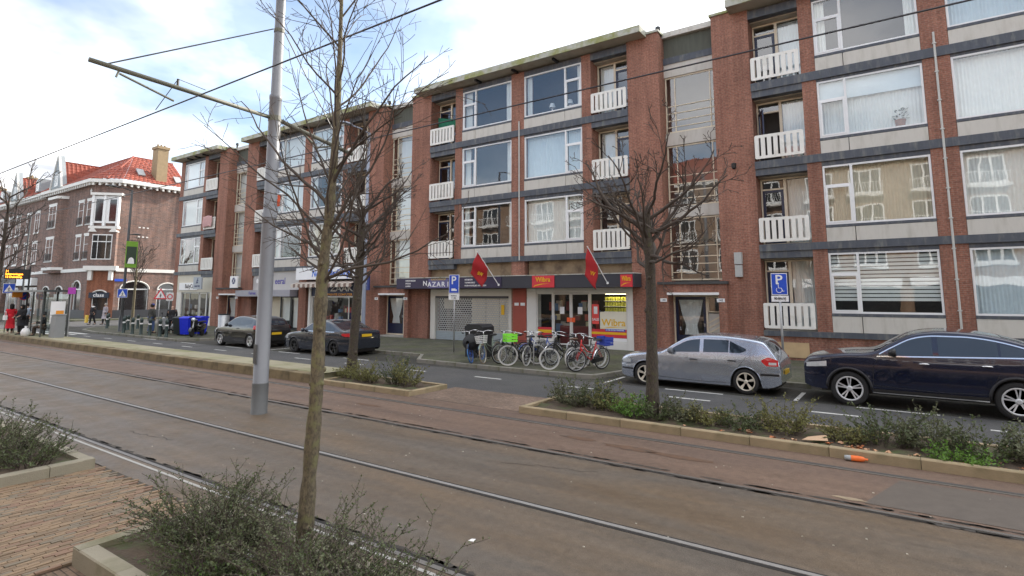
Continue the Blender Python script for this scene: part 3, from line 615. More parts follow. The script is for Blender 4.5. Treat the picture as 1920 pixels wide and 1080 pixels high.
# ---- signs on the middle fascia: things of their own
def sign_board(label, x0, x1, z0, z1, mat, y=22.5, t=.03, name='shop_sign', rz=0):
    s = thing(name, label, 'sign', ((x0+x1)/2, y, z0)); w = (x1-x0)/2
    MB().box(-w, w, -t, 0, 0, z1-z0).build('board', mat, s); return s
def wibra(s, w, h, y=-.034, sx=1):
    text('lettering', 'Wibra', h*.56, s_yel, s, (0, y, h*.66), sx=sx, ext=.006)
    P = [(-.42,.1),(-.36,.2),(-.1,.32),(.3,.34),(.0,.28),(-.3,.16),(-.42,.05)]
    MB().prism([(a*w, y-.002, b*h) for a, b in P], (0,.006,0)).build('swoosh', s_yel, s)
wibra(sign_board('red shop sign with yellow lettering above the shop doors', -14.42, -13.22, 2.84, 3.39, s_red, 22.495), 1.2, .55)
wibra(sign_board('small red shop sign at the right end of the dark fascia', -9.96, -9.42, 2.84, 3.36, s_red, 22.495), .54, .52, sx=.52)
s = sign_board('dark purple gift shop sign above the roller shutter', -23.42, -16.2, 2.845, 3.38, s_pur, 22.495)
ctr = (-23.42-16.2)/2
for i, ch in enumerate('NAZARIM'):
    text('letter', ch, .36, s_white, s, (-21.25+i*.325-ctr, -.034, .2+(.06 if i in (0,6) else 0)), sx=1.15, ext=.006)
text('lettering', 'KADOSHOP', .13, s_gold, s, (-20.3-ctr, -.034, .46), sx=1.5)
for i, tx in enumerate(('HUISARTIKELEN','SPIEGELS','LAMPEN')): text('lettering', tx, .105, s_white, s, (-22.72-ctr, -.034, .42-i*.15), align='LEFT')
for i, tx in enumerate(('MEUBELEN','TUINMEUBELS','HUISHOUDELIJKE ARTIKELEN')): text('lettering', tx, .105, s_white, s, (-18.5-ctr, -.034, .42-i*.15), align='LEFT')
MB().box(-21.0-ctr, -19.6-ctr, -.031, -.03, .02, .5).build('printed_patch', flat('pale_purple', (.12,.11,.25)), s)
def flag(label, base, tip, w, drop, seed):
    f = thing('flag', label, 'flag', base, 0, 'red flags on the shop fascia'); b = Vector((0,0,0)); t = Vector(tip)-Vector(base)
    MB().tube([b, t], .022, 8).lathe([(.0,-.05),(.05,-.03),(.05,.05),(0,.07)], (0,0,0), 8).build('pole', s_white, f)
    q = random.Random(seed); rows = []; n = 14; k = 9
    for i in range(n+1):
        s_ = i/n; r = []
        for j in range(k+1):
            v = j/k; p = t*(1-v*.52)                     # hoist edge runs down the pole
            fly = Vector((-.06*s_*w, .05*math.sin(s_*9+seed+v*2)*s_, -drop*s_*(1-.15*v)))+Vector((-w*s_*.35*(1-v*.3), .05*math.sin(s_*6+v*4+seed), 0))
            r.append(p+fly)
        rows.append(r)
    c = MB().grid(rows).build('cloth', M('flag_cloth', (.42,.02,.025), .75, .1, 6), f, True)
    so = c.modifiers.new('thick', 'SOLIDIFY'); so.thickness = .004
    m1 = rows[9][3]; m2 = rows[9][6]
    text('lettering', 'Wibra' if seed == 1 else 'Wib', .24, s_yel, f, (m1+m2)/2+Vector((0,-.09,0)), (PI/2, R(18), R(-8)), mirror=True)
    return f
flag('red flag hanging above the roller shutter', (-16.35,22.46,2.98), (-16.75,21.25,4.58), 1.0, 1.05, 1)
flag('red flag hanging right of the shop doors', (-10.55,22.46,3.0), (-10.85,21.2,4.52), .35, 1.2, 2)
# ---------------- left block shops
X0 = -40.75
lf = M('grey_fascia_panel', (.47,.46,.45), .45, .08, 1.2)
MB().box(ux(-39.3), ux(-33.62), .1, .4, 2.85, 4.14).build('shop_panel', lf, BL)
MB().box(ux(-40.5), ux(-33.85), -.5, .1, 2.4, 2.84).build('fascia', M('blue_grey_fascia', (.3,.3,.34), .45, .08, 1), BL)
text('lettering', 'eeral', .62, flat('indigo_letters', (.06,.05,.3)), BL, (ux(-35.9), .094, 3.45)); text('lettering', 'Fabriek', .3, flat('indigo_letters', 0), BL, (ux(-38.3), -.505, 2.62)); text('lettering', 'ing', .3, MATS['indigo_letters'], BL, (ux(-36.7), -.505, 2.62))
MB().lathe([(.0,.09),(.16,.085),(.0,.08)], (ux(-38.7),0,3.5), 12, 'y').build('round_logo', s_white, BL)
bf = M('black_frame', (.015,.016,.018), .4)
MB().box(ux(-39.3), ux(-37.2), .2, .5, .1, 2.4).build('shop_panel', M('beige_panel', (.52,.47,.36), .6, .06, 2), BL) if 0 else None
MB().box(ux(-38.9), ux(-38.2), .3, .32, .1, 2.4).build('shop_door', bf, BL)
MB().box(ux(-38.15), ux(-35.85), .2, .5, .1, 2.4).build('shop_panel', M('beige_panel', (.56,.51,.39), .6, .06, 2), BL)
for a, b in ((-35.84,-34.62),(-34.6,-33.72)):
    o = mini(BL, ux(a), ux(b), .15, 2.4, .15, bf, .08, (), (.75,) if a < -35 else (), 'shop_door', shopglass)
    MB().box(ux(a)+.12, ux(b)-.12, .3, .33, .75 if a < -35 else .3, 2.3).build('blind', curt, o)
MB().box(ux(-33.62), ux(-26.9), -.25, .1, 3.5, 4.28).build('sign_box', M('lit_white_sign', (.8,.82,.85), .4, .04, 1), BL)
text('lettering', 'Nova', .62, flat('bright_blue_letters', (.0,.13,.7)), BL, (ux(-31.3), -.256, 3.86), shear=.25, sx=.9); text('lettering', 'Nedishop', .62, MATS['bright_blue_letters'], BL, (ux(-29.2), -.256, 3.86), shear=.25, sx=.9)
aw = MB(); n = 24
for i in range(n):
    a = ux(-33.5)+i*6.1/n; b = a+6.1/n
    aw.quad((a,.1,3.4),(b,.1,3.4),(b,-.7,3.2),(a,-.7,3.2), i % 2); aw.add([(a,-.7,3.2),(b,-.7,3.2),(b,-.7,3.02),((a+b)/2,-.7,2.95),(a,-.7,3.02)], [(0,1,2,3,4)], i % 2)
a_ = aw.build('awning', [M('awning_cream', (.6,.55,.48), .8), M('awning_brown', (.22,.15,.12), .8)], BL)
MB().box(ux(-32.5), ux(-27.3), .1, .3, 2.42, 3.3).build('shop_panel', flat('deep_blue_board', (.012,.02,.07)), BL)
text('lettering', 'ZAAK', .55, s_white, BL, (ux(-29.3), .094, 2.9), sx=1.5); text('lettering', 'REPARATIE COMPUTER', .2, flat('orange_letters', (.8,.35,.02)), BL, (ux(-29.6), .094, 2.52), sx=1.3)
MB().box(ux(-32.5), ux(-32.3), .0, .4, .1, 3.3).box(ux(-27.25), ux(-26.9), .0, .4, .1, 3.4).build('shop_frame', wf, BL)
o = mini(BL, ux(-32.3), ux(-27.26), .35, 2.42, .12, wf, .07, (ux(-31.2), ux(-28.6)), (), 'shop_window', shopglass)
MB().box(ux(-32.3), ux(-27.26), .1, .4, .1, .34).build('shop_plinth', wf, BL)
for i in range(30):
    x = rnd.uniform(-32,-27.6); z = rnd.choice((.4,.9,1.4)); MB().box(ux(x), ux(x)+rnd.uniform(.1,.4), .5, .7, z, z+rnd.uniform(.15,.45)).build('stock', sm[(i*5) % 6], BL)
def hang_sign(label, loc, w, h, face, name='hanging_sign', y=.05):
    s = thing(name, label, 'sign', loc); MB().box(-w/2, w/2, -y, y, 0, h).build('board', face, s); MB().tube([(-w/2,0,h*.85),(-w/2-.12,.5,h*.85)], .02, 6).tube([(-w/2,0,h*.15),(-w/2-.12,.5,h*.15)], .02, 6).build('bracket', black, s); return s
s = hang_sign('white projecting sign with a dark round emblem beside the grey fascia', (-40.4,22.6,3.02), .95, .85, s_white)
MB().lathe([(.24,-.06),(.24,-.055)], (.02,0,.5), 20, 'y').build('round_emblem', flat('emblem_navy', (.02,.03,.12)), s); MB().prism([(-.15,-.063,.33),(-.11,-.063,.33),(.19,-.063,.67),(.15,-.063,.67)], (0,.002,0)).prism([(.15,-.0635,.33),(.19,-.0635,.33),(-.11,-.0635,.67),(-.15,-.0635,.67)], (0,.002,0)).build('emblem_cross', s_white, s)
s = hang_sign('blue projecting sign hung beside the striped shop awning', (-26.3,22.6,2.78), .95, .85, flat('projecting_blue', (.03,.05,.2)))
for i, tx in enumerate(('TELEFOON','INTERNET','LAPTOPS')): text('lettering', tx, .15, s_white, s, (0,-.056,.68-i*.2))
# ---------------- end block shop
X0 = -51.1
MB().box(ux(-50.45), ux(-44.8), .02, .4, 2.72, 4.14).build('shop_panel', M('cream_fascia', (.58,.54,.44), .6, .07, 1.5), BE)
MB().box(ux(-50.0), ux(-47.0), -.05, .019, 2.9, 3.5).build('sign_strip', s_white, BE)
text('lettering', 'BabyCurate', .48, flat('black_letters', (.03,.02,.02)), BE, (ux(-47.9), -.055, 3.2), sx=.95)
MB().lathe([(.15,-.058),(.15,-.055)], (ux(-46.55),0,3.12), 12, 'y').build('red_dot', s_red, BE)
mb = MB().box(ux(-50.45), ux(-49.7), .02, .4, .1, 2.72).box(ux(-45.1), ux(-44.8), .02, .4, .1, 2.72).box(ux(-49.7), ux(-45.1), .1, .4, .1, .3).build('shop_frame', M('off_white_frame', 0), BE)
mini(BE, ux(-49.68), ux(-46.9), .3, 2.7, .1, steel, .06, (ux(-48.4),), (), 'shop_window', shopglass); mini(BE, ux(-46.85), ux(-45.75), .15, 2.7, .12, wf, .1, (), (), 'shop_door', shopglass); mini(BE, ux(-45.7), ux(-45.12), .3, 2.7, .1, steel, .05, (), (), 'shop_window', shopglass)
for i in range(14):
    x = rnd.uniform(-49.5,-47); z = rnd.choice((.4,.9,1.4)); MB().box(ux(x), ux(x)+rnd.uniform(.1,.3), .45, .6, z, z+rnd.uniform(.15,.4)).build('stock', sm[(i*5) % 6], BE)
s = hang_sign('grey projecting sign with a running figure beside the end shop', (-45.4,22.5,2.95), 1.25, .95, flat('sign_grey', (.34,.38,.42)))
MB().lathe([(0,-.05),(.06,-.04),(0,-.03)], (.05,-.02,.82), 8, 'y').tube([(.03,-.055,.75),(-.06,-.055,.58),(.08,-.055,.48)], .03, 5).tube([(-.06,-.055,.58),(-.15,-.055,.45)], .03, 5).tube([(-.12,-.055,.7),(.14,-.055,.66)], .02, 5).build('running_figure', flat('emblem_navy', 0), s); text('lettering', 'REACTIE', .2, MATS['emblem_navy'], s, (0,-.055,.22))
# balcony oddments
c = thing('orange_cloth', 'orange cloth hung in a window just right of the steel pole', 'cloth', (-36.5,23.24,8.7)); q = MB(); q.grid([[(.05*x, .012*math.sin(x*1.7+z), .9-z*.12) for x in range(8)] for z in range(8)]); q.build('cloth', M('orange_cotton', (.6,.09,.03), .9, .1, 5), c, True).modifiers.new('t','SOLIDIFY').thickness = .006
c = thing('pink_cloth', 'pink cloth hung over a balcony of the narrow end block', 'cloth', (-46.5, 23.12, 7.75))
q = MB(); q.grid([[(x*.16, -.04+.03*math.sin(x*1.9+z), 1.05-z*.11-.04*math.sin(x)) for x in range(10)] for z in range(9)]); q.build('cloth', M('pink_cotton', (.55,.33,.32), .9, .15, 4), c, True).modifiers.new('t', 'SOLIDIFY').thickness = .006
c = thing('green_net', 'green net on the top left balcony of the middle block', 'net', (-21.6,23.7,11.0))
q = MB(); q.grid([[(x*.17, .02*math.sin(x*2+z), .9+z*.13+(.0 if z < 5 else -.04*x)) for x in range(10)] for z in range(7)]); q.build('netting', M('green_net_cloth', (.02,.16,.09), .9, .3, 9), c, True).modifiers.new('t', 'SOLIDIFY').thickness = .005
for i, (x, z) in enumerate(((-13.9,11.6),(-12.9,11.6))):
    l = thing('table_lamp', '%s table lamp with white shade in a top floor window' % ('left', 'right')[i], 'lamp', (x, 23.62, z))
    MB().lathe([(.07,0),(.03,.02),(.03,.14),(.05,.2)], n=10).build('lamp_base', s_white, l, True); MB().lathe([(.17,.18),(.1,.4)], n=14).build('lamp_shade', s_white, l, True)
pp = thing('house_plant', 'potted plant on the sill of the third row right block window', 'plant', (.25, 23.62, 8.36))
MB().lathe([(.13,0),(.17,.25),(.15,.26)], n=12).build('pot', M('terracotta', (.3,.14,.08), .8), pp)
q = MB()
for i in range(70):
    a = rnd.uniform(0, 2*PI); r = rnd.uniform(.02,.2); z = rnd.uniform(.24,.62); d = Vector((math.cos(a),math.sin(a),.4))*.1; p = Vector((math.cos(a)*r, math.sin(a)*r*.6, z)); sd_ = Vector((-math.sin(a),math.cos(a),0))*.03
    q.quad(p, p+d*.5+sd_, p+d, p+d*.5-sd_)
q.build('leaves', M('house_leaf', (.05,.09,.03), .6, .3, 9), pp)
# ================================================================ CORNER BUILDING AND TERRACE BEYOND THE SIDE STREET
tile = M('orange_roof_tile', (.26,.058,.034), .75, .22, 1.2, col2=(.18,.05,.036), s2=1.8); trim = M('white_stone_trim', (.7,.69,.66), .7, .07, 3)
def tiled(parent, a, b, c, d, n=14, name='roof'):      # roof plane a-b eaves, c-d ridge, with proud tile courses
    a, b, c, d = map(Vector, (a, b, c, d)); nr = (b-a).cross(d-a).normalized(); mb = MB()
    for i in range(n):
        t0, t1 = i/n, (i+1)/n; p, q = a.lerp(d, t0), b.lerp(c, t0); r, s = b.lerp(c, t1), a.lerp(d, t1); w = max(2, int((q-p).length/.42))
        lo, hi = [], []
        for k in range(w*3+1):
            f = k/(w*3); bump = .045*(1 if k % 3 else 0); lo.append(p.lerp(q, f)+nr*(.05+bump)); hi.append(s.lerp(r, f)+nr*(.012+bump))
        mb.grid([lo, hi]); mb.grid([[v-nr*.06 for v in lo], lo])
    return mb.build(name, tile, parent)
def sash(parent, x0, x1, z0, z1, y=0, rail=False, arch=False):
    MB().box(x0-.12, x1+.12, y-.05, y+.06, z1, z1+.22).box(x0-.1, x1+.1, y-.08, y+.06, z0-.12, z0).build('window_stone', trim, parent)
    o = mini(parent, x0, x1, z0, z1, y-.03, white, .09, ((x0+x1)/2,) if x1-x0 > 1.6 else (), (z0+(z1-z0)*.62,))
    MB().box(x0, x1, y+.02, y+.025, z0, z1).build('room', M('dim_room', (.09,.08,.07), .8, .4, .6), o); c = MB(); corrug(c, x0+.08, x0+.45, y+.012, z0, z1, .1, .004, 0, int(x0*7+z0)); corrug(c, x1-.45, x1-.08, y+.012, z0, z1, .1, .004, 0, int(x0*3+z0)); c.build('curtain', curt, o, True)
    if rail:
        r = MB().box(x0, x1, y-.14, y-.11, z0+.75, z0+.8)
        for k in range(int((x1-x0)/.16)+1): r.box(x0+k*.16, x0+k*.16+.025, y-.14, y-.115, z0-.05, z0+.75)
        r.build('railing', black, o)
    return o
CB = thing('corner_building', 'old brown brick corner building with an orange tiled roof and white cornice', 'building', (-68.8, 23.0, 0))
# plan (local): front runs to -x, bevel (0,0)-(1.8,1.8), side wall x=1.8 from y 1.8 to 9
plan = [(-14.2,0),(0,0),(1.8,1.8),(1.8,8.2),(-14.2,8.2)]
MB().prism([(x,y,4.9) for x, y in plan], (0,0,9.4)).build('brick_wall', brick_old, CB)
MB().prism([(x*.998,y+.02,0) for x, y in plan], (0,0,.95)).build('plinth', M('dark_plinth', (.025,.027,.035), .5), CB)
lowm = BRICK('orange_brick', (.32,.115,.06), (.25,.09,.05), (.25,.17,.13), stain=(.18,.08,.05))
# ground floor with real openings: side wall arches
def arch_wall(parent, x0, x1, z0, z1, openings, mat, place, t=.35, n=14):
    # wall strip in local (u,z) with arched openings (u0,u1,zs spring,zb bottom); place(u,d,z)->xyz
    mb = MB(); us = sorted(set([x0, x1]+[v for o in openings for v in o[:2]]))
    for a, b in zip(us[:-1], us[1:]):
        op = [o for o in openings if abs(o[0]-a) < 1e-6]
        if not op:
            P = [(a,z0),(b,z0),(b,z1),(a,z1)]; mb.prism([place(u,0,z) for u, z in P], Vector(place(0,t,0))-Vector(place(0,0,0)))
        else:
            o = op[0]; c, r = (a+b)/2, (b-a)/2; pts = [(c-r*math.cos(PI*k/n), o[2]+r*o[4]*math.sin(PI*k/n)) for k in range(n+1)]
            for p, q in zip(pts[:-1], pts[1:]): mb.prism([place(p[0],0,p[1]),place(q[0],0,q[1]),place(q[0],0,z1),place(p[0],0,z1)], Vector(place(0,t,0))-Vector(place(0,0,0)))
            if o[3] > z0: mb.prism([place(a,0,z0),place(b,0,z0),place(b,0,o[3]),place(a,0,o[3])], Vector(place(0,t,0))-Vector(place(0,0,0)))
            ring = [place(c-(r-.02)*math.cos(PI*k/n), -.04, o[2]+(r-.02)*o[4]*math.sin(PI*k/n)) for k in range(n+1)]; MB().tube(ring, .07, 6).build('arch_ring', trim, parent)
            fr = MB(); fr.tube([place(a+.06,.15,o[3]), place(a+.06,.15,o[2])]+[place(c-(r-.06)*math.cos(PI*k/n), .15, o[2]+(r-.06)*o[4]*math.sin(PI*k/n)) for k in range(1,n)]+[place(b-.06,.15,o[2]), place(b-.06,.15,o[3])], .05, 4).tube([place(a,.15,o[2]),place(b,.15,o[2])], .09, 4).build('window', white, parent)
            gp = [place(a,.2,o[3]),place(b,.2,o[3])]+[place(c+r*math.cos(PI*k/n), .2, o[2]+r*o[4]*math.sin(PI*k/n)) for k in range(n+1)]
            MB().add(gp, [tuple(range(len(gp)))]).build('pane', M('dark_shop_pane', (.02,.022,.025), .06, .3, 1.5, spec=.8), parent)
    return mb.build('arcade_wall', mat, parent)
sq = math.sqrt(.5)
arch_wall(CB, 1.8, 8.2, .95, 4.9, [(2.3,5.1,3.1,.95,.62),(5.9,7.9,3.1,.95,.7)], brick_old, lambda u,d,z: (1.8-d, u, z))
arch_wall(CB, 0, 2.5456, .2, 4.9, [(.5,2.05,2.4,.2,.75)], lowm, lambda u,d,z: (u*sq-d*sq, u*sq+d*sq, z))
arch_wall(CB, -14.2, 0, .95, 4.9, [(-3.6,-1.4,3.1,.95,.8),(-8.6,-6.4,2.9,.95,.5),(-12.6,-10.4,2.9,.95,.5)], brick_old, lambda u,d,z: (u, d, z))
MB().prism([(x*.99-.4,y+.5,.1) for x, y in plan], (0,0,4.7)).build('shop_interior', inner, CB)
def bev(u, d, z): return (u*sq-d*sq, u*sq+d*sq, z)
def bevbox(u0, u1, d0, d1, z0, z1): return MB().prism([bev(u0,d0,z0),bev(u1,d0,z0),bev(u1,d1,z0),bev(u0,d1,z0)], (0,0,z1-z0))
bevbox(.35, 2.2, -.2, -.09, 2.2, 2.75).build('shop_board', flat('class_board', (.02,.03,.05)), CB)
text('lettering', 'class', .5, s_white, CB, bev(1.27,-.21,2.47), (PI/2,0,R(45)), sx=1.1)
# string courses, oriel, cornice
for z0, z1, t in ((4.9,5.25,.1),(2.5,2.85,.06)):
    MB().prism([(-14.2,-t,z0),(0,-t,z0),(0,0,z0),(-14.2,0,z0)], (0,0,z1-z0)).prism([(1.8,1.8,z0),(1.8+t,1.8,z0),(1.8+t,8.2,z0),(1.8,8.2,z0)], (0,0,z1-z0)).build('string_course', trim, CB) if z0 > 3 else None
bevbox(-.25, 2.8, -.5, .0, 5.0, 5.45).build('oriel_base', trim, CB); bevbox(.15, .5, -.35, 0, 4.0, 5.0).build('corbel', trim, CB); bevbox(2.05, 2.4, -.35, 0, 4.0, 5.0).build('corbel', trim, CB)
bevbox(0, 2.55, -.42, 0, 5.45, 9.3).build('oriel_wall', brick_old, CB); bevbox(-.1, 2.65, -.52, 0, 9.3, 9.55).build('oriel_cap', trim, CB)
bevbox(.35, 2.2, -.46, -.425, 6.1, 8.7).build('window', white, CB)
for a, b in ((.42,.85),(.92,1.63),(1.7,2.13)):
    bevbox(a, b, -.475, -.462, 6.2, 7.9).build('pane', MATS['dark_shop_pane'], CB); bevbox(a, b, -.475, -.462, 8.0, 8.6).build('pane', MATS['dark_shop_pane'], CB)
for a in (.05, 2.0): 
    MB().prism([bev(a-.15,-.55,8.95),bev(a+.65,-.55,8.95),bev(a+.25,-.55,9.5)], Vector(bev(0,.5,0))).build('stone_hood', trim, CB)
bevbox(.1, 2.45, -.2, .2, 9.9, 12.75).build('corner_loggia', white, CB)
for a, b in ((.3,.95),(1.6,2.25)): bevbox(a, b, -.22, -.201, 10.1, 12.4).build('pane', MATS['dark_shop_pane'], CB)
for a in (-.05, 1.05, 2.3): bevbox(a, a+.22, -.35, -.0, 9.6, 12.8).build('column', white, CB)
bevbox(-.2, 2.75, -.45, .2, 12.8, 13.05).build('oriel_cap', trim, CB)
ring = [(-14.4,-.7),(.3,-.7),(2.5,1.5),(2.5,8.3)]
for i, (p, q) in enumerate(zip(ring[:-1], ring[1:])):
    P, Q = Vector((*p,14.1+.003*i)), Vector((*q,14.1+.003*i)); d = (Q-P).normalized(); n = Vector((-d.y,d.x,0))*.9
    MB().prism([P,Q,Q+n,P+n], (0,0,.35)).build('cornice', trim, CB)
    k = int((Q-P).length/.6)
    for j in range(k):
        c = P+(Q-P)*((j+.5)/k); MB().prism([c-d*.09+n*.1-Vector((0,0,.3)), c+d*.09+n*.1-Vector((0,0,.3)), c+d*.09+n, c-d*.09+n], (0,0,.29)).build('cornice_bracket', trim, CB)
# roof: hip
tiled(CB, (-14.3,-.6,14.5), (.3,-.6,14.5), (-2.2,4.1,17.95), (-14.3,4.1,17.95), 13)
tiled(CB, (2.4,1.6,14.5), (2.4,8.3,14.5), (-2.2,8.3,17.95), (-2.2,4.1,17.95), 13)
tiled(CB, (.3,-.6,14.5), (2.4,1.6,14.5), (-2.2,4.1,17.95), (-2.2,4.1,17.95), 13)
MB().tube([(1.35,.5,14.5),(-2.2,4.1,18.05)], .13, 6).tube([(-14,4.1,18.0),(-2.2,4.1,18.0),(-2.2,8.3,18.0)], .12, 6).build('ridge_tiles', tile, CB)
mb = MB().box(.6,1.9,4.9,6.0,14.4,18.9).box(.5,2.0,4.8,6.1,18.6,18.9); 
for k in range(3): mb.lathe([(.12,18.9),(.1,19.2)], (1.25,5.1+k*.35,0), 8)
mb.build('chimney', M('chimney_brick', (.3,.22,.13), .85, .2, 4), CB)
for y0, z in ((7.0,14.9),(3.3,15.2)): MB().prism([(2.15-(z-14.5),y0,z+.12),(2.15-(z-14.5),y0+.7,z+.12),(1.35-(z-14.5),y0+.7,z+.9),(1.35-(z-14.5),y0,z+.9)], (.1,0,.1)).build('roof_light', steel, CB)
MB().tube([(1.9,7.9,14),(1.9,7.9,.2)], .06, 6).build('downpipe', s_white, CB)
for y in (3.6,4.0,4.4):
    for z in (8.6,9.6): MB().box(1.78,1.84,y,y+.2,z,z+.12).build('wall_anchor', trim, CB)
for x in (-1.7, -4.0): 
    for z0 in (6.2, 9.9): sash(CB, x-.0, x+1.55 if x > -2 else x+1.4, z0, z0+2.5, 0, True)
for x, z in ((-1,13.4),(.9,13.4)): MB().prism([(x-.25,-.04,z),(x,-.04,z-.25),(x+.25,-.04,z),(x,-.04,z+.25)], (0,.03,0)).build('diamond_stone', trim, CB) if x < 0 else None
def bay(x0, x1):                                           # two-storey bay window with a stepped gable above
    MB().prism([(x0,0,4.9),(x0+.5,-.8,4.9),(x1-.5,-.8,4.9),(x1,0,4.9)], (0,0,8.2)).build('bay_wall', brick_old, CB)
    MB().prism([(x0-.1,0,13.1),(x0+.4,-.95,13.1),(x1-.4,-.95,13.1),(x1+.1,0,13.1)], (0,0,.3)).prism([(x0-.1,0,5.2),(x0+.4,-.95,5.2),(x1-.4,-.95,5.2),(x1+.1,0,5.2)], (0,0,.3)).build('bay_cornice', trim, CB)
    for z0 in (6.2, 9.9): sash(CB, x0+.75, x1-.75, z0, z0+2.5, -.8, True)
bay(-10.9, -7.2); 
def gable(parent, xc, z0, w, h):
    P = [(xc-w,-.75,z0),(xc+w,-.75,z0),(xc+w*.8,-.75,z0+h*.25),(xc+.12,-.75,z0+h),(xc-.12,-.75,z0+h),(xc-w*.8,-.75,z0+h*.25)]
    MB().prism(P, (0,.5,0)).build('gable', M('grey_gable_lead', (.26,.29,.31), .6, .15, 2), parent)
    for s in (-1, 1): MB().tube([(xc+s*w,-.76,z0),(xc+s*w*.8,-.76,z0+h*.25),(xc+s*.1,-.76,z0+h)], .13, 4).build('gable_trim', trim, parent)
    mini(parent, xc-.45, xc+.45, z0+.2, z0+1.7, -.8, white, .09, (xc,), ()); tiled(parent, (xc-w*.7,-.3,z0+.2), (xc-w*.7,3.5,z0+.2), (xc,3.5,z0+h*.85), (xc,-.3,z0+h*.85), 8); tiled(parent, (xc+w*.7,3.5,z0+.2), (xc+w*.7,-.3,z0+.2), (xc,-.3,z0+h*.85), (xc,3.5,z0+h*.85), 8)
gable(CB, -9.0, 14.4, 1.7, 3.8)
# terrace further left
TH = []
for k in range(4):
    nm_ = ('terrace house with a grey pointed gable next to the corner building', 'second terrace house along from the corner building with a pointed gable', 'third terrace house along from the corner building partly behind bare branches', 'farthest terrace house at the left edge of the row')[k]
    t = thing('terrace_house', nm_, 'house', (-83.0-k*14, 23.0, 0), 0, 'terrace houses left of the corner building'); TH.append(t)
    MB().box(-14, 0, 0, 8, 4.6, 14.1).box(-14, 0, .6, 8, 0, 4.6).build('brick_wall', brick_old, t); MB().box(-14.0, 0, -.6, .2, 14.1, 14.42).build('cornice', trim, t); MB().box(-14, 0, -.08, 0, 4.9, 5.2).build('string_course', trim, t)
    for j in range(22): MB().box(-13.7+j*.62, -13.5+j*.62, -.5, 0, 13.8, 14.09).build('cornice_bracket', trim, t)
    tiled(t, (-14,-.5,14.45), (0,-.5,14.45), (0,4,18.0), (-14,4,18.0), 9)
    for x in (-2.6, -5.6, -9.6, -12.6):
        for z0 in (6.2, 9.9): sash(t, x-.8, x+.8, z0, z0+2.5, -.001)
    for x in (-3.4, -9.2):
        o = mini(t, x-2.6, x+2.6, .3, 3.4, .1, white, .12, (x-.9, x+.9), (2.5,), 'shop_window', MATS['dark_shop_pane'])
        MB().box(x-2.7, x+2.7, -.5, .3, 3.6, 4.5).build('shop_fascia', (s_white, s_dark, M('pale_fascia', (.55,.5,.45), .6))[(k+int(x < -5)) % 3], t)
    MB().box(-7.2,-6.0,0,.5,0,4.6).box(-.4,0,0,.6,0,4.6).box(-14,-13.6,0,.6,0,4.6).build('pier', brick_old, t)
    gable(t, -9.2, 14.4, 1.6, 3.6)
    MB().box(-4.6,-3.4,2.4,3.6,15.5,19.0).lathe([(.12,19.0),(.1,19.35)], (-4.2,3,0), 8).lathe([(.12,19.0),(.1,19.35)], (-3.8,3,0), 8).build('chimney', MATS['chimney_brick'], t)
    d = MB().box(-3.6,-2.2,-.2,1.6,14.9,16.5); d.build('dormer', MATS['grey_gable_lead'], t); mini(t, -3.4, -2.4, 15.0, 16.3, -.28, white, .08, (-2.9,))
# building behind the side street gap
g = thing('rear_house', 'pale gabled house seen in the gap before the apartment blocks', 'house', (-67.0, 31.6, 0))
MB().box(-10, .0, 0, 12, 0, 11.5).build('brick_wall', brick_side, g); MB().prism([(0.02,0,11.5),(0.02,12,11.5),(0.02,6,16)], (-10,0,0)).build('gable_wall', brick_side, g)
for y in (1.2,3.4):
    for z in (1.2,4.9,8.6): MB().box(-.02,.06,y,y+1.2,z,z+2.2).build('window', white, g); MB().box(.061,.07,y+.12,y+1.08,z+.12,z+2.08).build('pane', MATS['dark_shop_pane'], g)
# ---------------- houses across the street (behind the camera, seen in the window reflections)
opp_brick = BRICK('opposite_brick', (.3,.19,.12), (.25,.155,.1), (.3,.25,.2), stain=(.2,.13,.09))
P0 = thing('opposite_house', 'tan brick house across the street, mirrored in the far windows', 'house', (0,-9.5,0), 0, 'houses across the street')
MB().box(0, 8, -6, 0, 0, 13.6).build('brick_wall', opp_brick, P0); MB().box(-.05, 8.05, -.1, .5, 13.6, 13.9).build('cornice', trim, P0)
MB().prism([(0,.4,13.9),(0,-6,13.9),(0,-2.8,17)], (8,0,0)).build('roof', tile, P0)
for x in (1.0, 4.6):
    for z in (4.9, 8.0, 11.1):
        MB().box(x, x+2.3, .0, .06, z, z+2.1).box(x-.1, x+2.4, .0, .14, z-.16, z).build('window', white, P0)
        for a in (.1, .85, 1.6): MB().box(x+a, x+a+.6, .061, .07, z+.12, z+1.98).build('pane', MATS['dark_shop_pane'], P0)
        if z > 7:
            MB().box(x-.2, x+2.5, .01, .9, z-.35, z-.17).build('balcony', trim, P0); rr = MB().box(x-.2,x+2.5,.85,.89,z+.75,z+.8)
            for j in range(14): rr.box(x-.2+j*.2, x-.17+j*.2, .85, .88, z-.17, z+.75)
            rr.build('railing', white, P0)
MB().box(.5, 7.5, .0, .08, .4, 3.2).build('shop_window', MATS['dark_shop_pane'], P0); MB().box(.3, 7.7, .0, .3, 3.2, 3.9).build('shop_fascia', s_white, P0)
lo_ = ['third','second','first']
for k in range(-7, 4):
    o = P0 if k == -7 else copy_tree(P0); o.location = (k*8.0, -9.5, 0)
